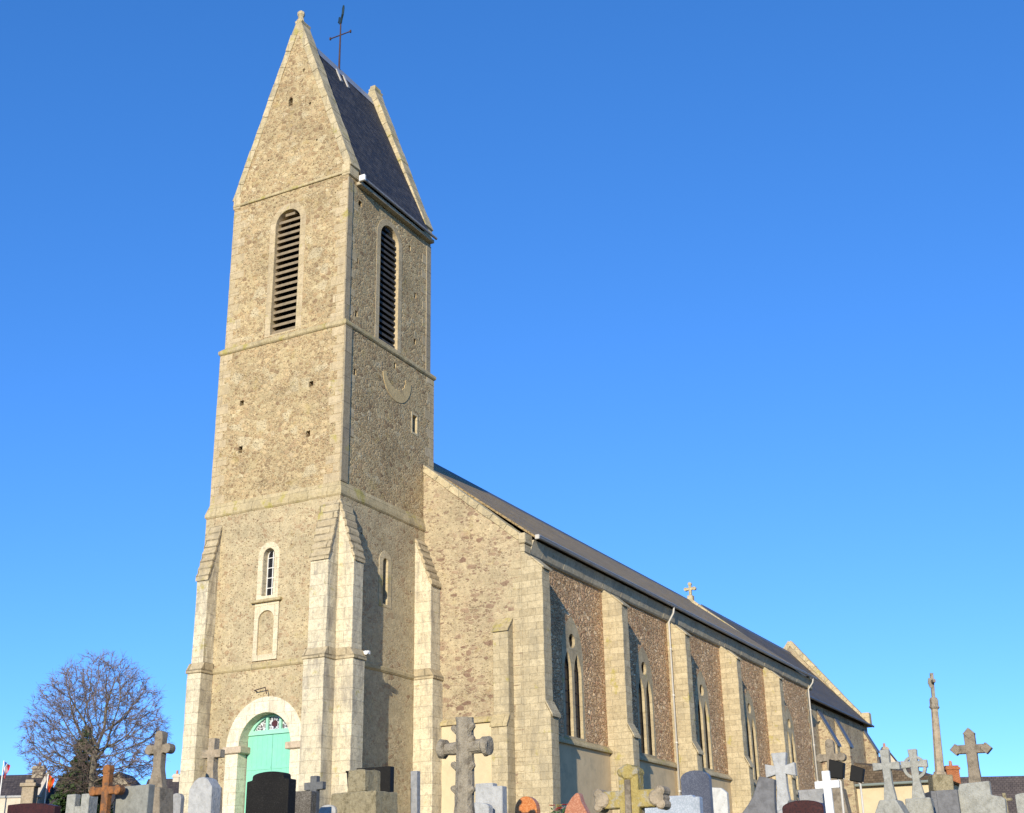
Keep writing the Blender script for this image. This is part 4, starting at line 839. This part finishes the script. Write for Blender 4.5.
# ================================================================== HOUSES and the far edge of the churchyard
ang = math.degrees(math.atan2(rt.y, rt.x))
def at(s_, d): return (-33.968+d*fw.x+s_*rt.x, -24.278+d*fw.y+s_*rt.y)
def frame(name, s_, d, label, cat, group=None, z=4.0, rot=0):
    x, y = at(s_, d); o = empty(name, (x, y, z), label, cat, group); o.rotation_euler = (0, 0, R(ang+rot)); WL[o.name] = Vector((0, 0, 0)); return o
hw = {'stone': stone('house_stone', (.36, .30, .21), (.24, .19, .13), .6, 1.5), 'white': plain('house_whitewash', (.70, .68, .62), .9, .1, 2), 'cream': plain('house_cream', (.55, .47, .35), .9, .12, 2, dirt=(.4, .33, .24)), 'brick': ashlar('chimney_brick', (.36, .13, .06), (.46, .19, .09), .22, .075, .01, .3, (.1, .05, .03))}
def house(s_, d, w, dep, eave, ridge, wall, roofm, label, chim=(), gable=False, win=(), rot=0):
    o = frame('house', s_, d, label, 'house', 'houses around the churchyard', rot=rot)
    if gable:   # gable end faces the camera
        MB().ext([(-w/2, -.3), (w/2, -.3), (w/2, eave), (0, ridge), (-w/2, eave)], fX, 0, dep).build('wall', wall, o)
        sl_ = (ridge-eave)/(w/2)
        for sg in (-1, 1):
            r_ = MB().ext([(0, ridge+.02), (0, ridge+.2), (sg*(w/2+.3), eave-.3*sl_+.2), (sg*(w/2+.3), eave-.3*sl_+.02)], fX, -.2, dep+.2).build('roof', roofm, o)
    else:
        fY = lambda a, z, dd: (dd, a, z)
        MB().ext([(0, -.3), (dep, -.3), (dep, eave), (dep/2, ridge), (0, eave)], fY, -w/2, w/2).build('wall', wall, o)
        sl_ = (ridge-eave)/(dep/2)
        for ya, yb in ((-.35, dep/2), (dep+.35, dep/2)):
            r_ = MB().ext([(ya, eave-.35*sl_+.02), (ya, eave-.35*sl_+.2), (yb, ridge+.2), (yb, ridge+.02)], fY, -w/2-.12, w/2+.12).build('roof', roofm, o)
    for (cx_, cy_, cw, ztop, m_) in chim:
        q = MB().box(cx_-cw/2, cx_+cw/2, cy_-.35, cy_+.35, eave, ztop).build('chimney', m_, o, bevel=.03); MB().box(cx_-cw/2-.07, cx_+cw/2+.07, cy_-.42, cy_+.42, ztop-.3, ztop-.14).build('chimney_cap', m_, q)
        MB().tube([(cx_, cy_, ztop), (cx_, cy_, ztop+.35)], [.13, .11], 8).build('chimney_pot', gs['terra'], q)
    for (wx, wz, ww, wh) in win:
        q = MB().ring([(wx-ww/2, wz), (wx+ww/2, wz), (wx+ww/2, wz+wh), (wx-ww/2, wz+wh)], [(wx-ww/2-.1, wz-.1), (wx+ww/2+.1, wz-.1), (wx+ww/2+.1, wz+wh+.1), (wx-ww/2-.1, wz+wh+.1)], fX, -.04, .06).build('window', Mt['white'], o); MB().ext([(wx-ww/2, wz), (wx+ww/2, wz), (wx+ww/2, wz+wh), (wx-ww/2, wz+wh)], fX, -.01, .03).build('pane', Mt['glass'], q)
    return o
o = house(-46.9, 112, 11.6, 7.5, 5.6, 8.95, hw['stone'], Mt['slate_house'], 'long stone house with a dark slate roof at the far left edge', ((4.9, 3.75, 1.0, 9.85, hw['stone']),), win=((-3, 3.6, 1, 1.4), (1, 3.6, 1, 1.4), (4, 3.6, 1, 1.4)))
MB().ext([(-.4, 5.15), (-.4, 5.55), (3.75, 9.4), (3.75, 9.0)], lambda a, z, d: (d, a, z), 5.6, 5.95).build('gable_coping', hw['cream'], o)
house(-38.0, 114, 5.6, 7.5, 5.5, 8.75, hw['stone'], Mt['slate_house'], 'slate roofed house adjoining behind the conifer', (), win=((0, 3.5, 1, 1.4),))
o = house(-32.2, 122, 5.6, 7, 6.0, 9.3, hw['cream'], Mt['slate_house'], 'slate roofed house seen between the bare tree and the church', ((-.2, 3.5, .6, 9.9, hw['cream']),), win=((1.6, 3.8, .9, 1.3),))
house(-35.4, 117, 2.6, 4.2, 8.0, 9.2, hw['stone'], Mt['slate_house'], 'small beige gabled house between the orange cross and tall cross', (), gable=True, win=((0, 6.0, .7, 1.2),))
house(-29.0, 119, 3.4, 7, 7.6, 10.5, hw['white'], Mt['slate_house'], 'white walled house with a big chimney beside the tower buttress', ((-1.0, 3.5, 1.0, 11.2, hw['cream']),), win=((-.9, 5.9, .35, .9), (-.2, 5.9, .35, .9), (.8, 5.9, .5, .9)))
house(36.6, 95, 10.5, 9, 2.6, 5.85, hw['cream'], Mt['roof_brown'] if 0 else slate('brown_slate_roof', (.105, .082, .066), (.14, .11, .09), lich=(.16, .13, .10)), 'low house with a brown slate roof and red brick chimney at the right edge', ((-4.65, 3.2, .95, 6.75, hw['brick']),), win=((-2, .8, 1, 1.2), (2, .8, 1, 1.2)))
house(36.5, 130, 4.6, 8, 7.6, 10.9, hw['cream'], Mt['slate_house'], 'distant cream gabled house between the two grey crosses', ((-.3, .6, .5, 11.7, hw['stone']), (.5, 3, .5, 11.5, hw['stone'])), gable=True, win=((0, 5.2, .8, 1.3),))
o = frame('boundary_wall', -23.6, 58, 'low cream wall along the churchyard below the left houses', 'wall'); MB().box(-4.6, 2.6, 0, .35, -.2, 2.42).build('wall_body', hw['cream'], o, bevel=.02); MB().box(-4.66, 2.66, -.05, .40, 2.42, 2.52).build('wall_coping', gs['pale'], o, bevel=.02)
o = frame('stone_pillar', -20.9, 56.5, 'square beige stone pillar with a cap before the cream wall', 'pillar'); MB().box(-.26, .26, 0, .52, -.2, 2.75).build('pillar_shaft', gs['beige'], o, bevel=.02); MB().box(-.34, .34, -.08, .60, 2.75, 2.9).build('pillar_cap', gs['beige'], o, bevel=.02); MB().box(-.18, .18, .08, .44, 2.9, 3.05).build('finial', gs['beige'], o, bevel=.03)
def flag(s_, d, h, label, cols, lean):
    o = frame('flag', s_, d, label, 'flag', 'flags before the left houses')
    MB().tube([(0, 0, -.2), (lean, 0, h)], [.035, .025], 8).build('flagpole', Mt['white'], o)
    n = len(cols)
    for i, m_ in enumerate(cols):     # hanging folds of the cloth
        b = MB(); zt = h-.05
        vs, fs = [], []
        for r_ in range(7):
            for c_ in range(4):
                u = (i+c_/3)/n; z = zt-r_*.095-u*.16; vs.append((lean+.02+u*.30*(1-.09*r_)+.03*math.sin(r_*1.3+u*5), .09*math.sin(u*9+r_*.5), z))
        for r_ in range(6):
            for c_ in range(3): a = r_*4+c_; fs.append((a, a+1, a+5, a+4))
        b.add(vs, fs); b.build('flag_cloth', m_, o)
cl = lambda n_, c: plain(n_, c, .8, .1, 6, .1)
flag(-22.45, 57.5, 3.95, 'drooping white flag with blue and red bands on a white pole', [cl('blue_cloth', (.05, .07, .25)), cl('white_cloth', (.75, .75, .75)), cl('red_cloth', (.5, .05, .05))], 0)
flag(-20.5, 57.5, 3.35, 'drooping orange red flag with yellow marks on a white pole', [cl('red_orange_cloth', (.62, .09, .03)), cl('yellow_orange_cloth', (.70, .30, .05)), cl('red_orange_cloth', (.62, .09, .03))], .05)
x, y = at(-20.2, 50); cross(x, y, 2.35, .42, 2.05, .14, .13, .14, gs['beige'], 'small beige cross on a plinth before the cream wall', None, (.6, .4, 1.5))
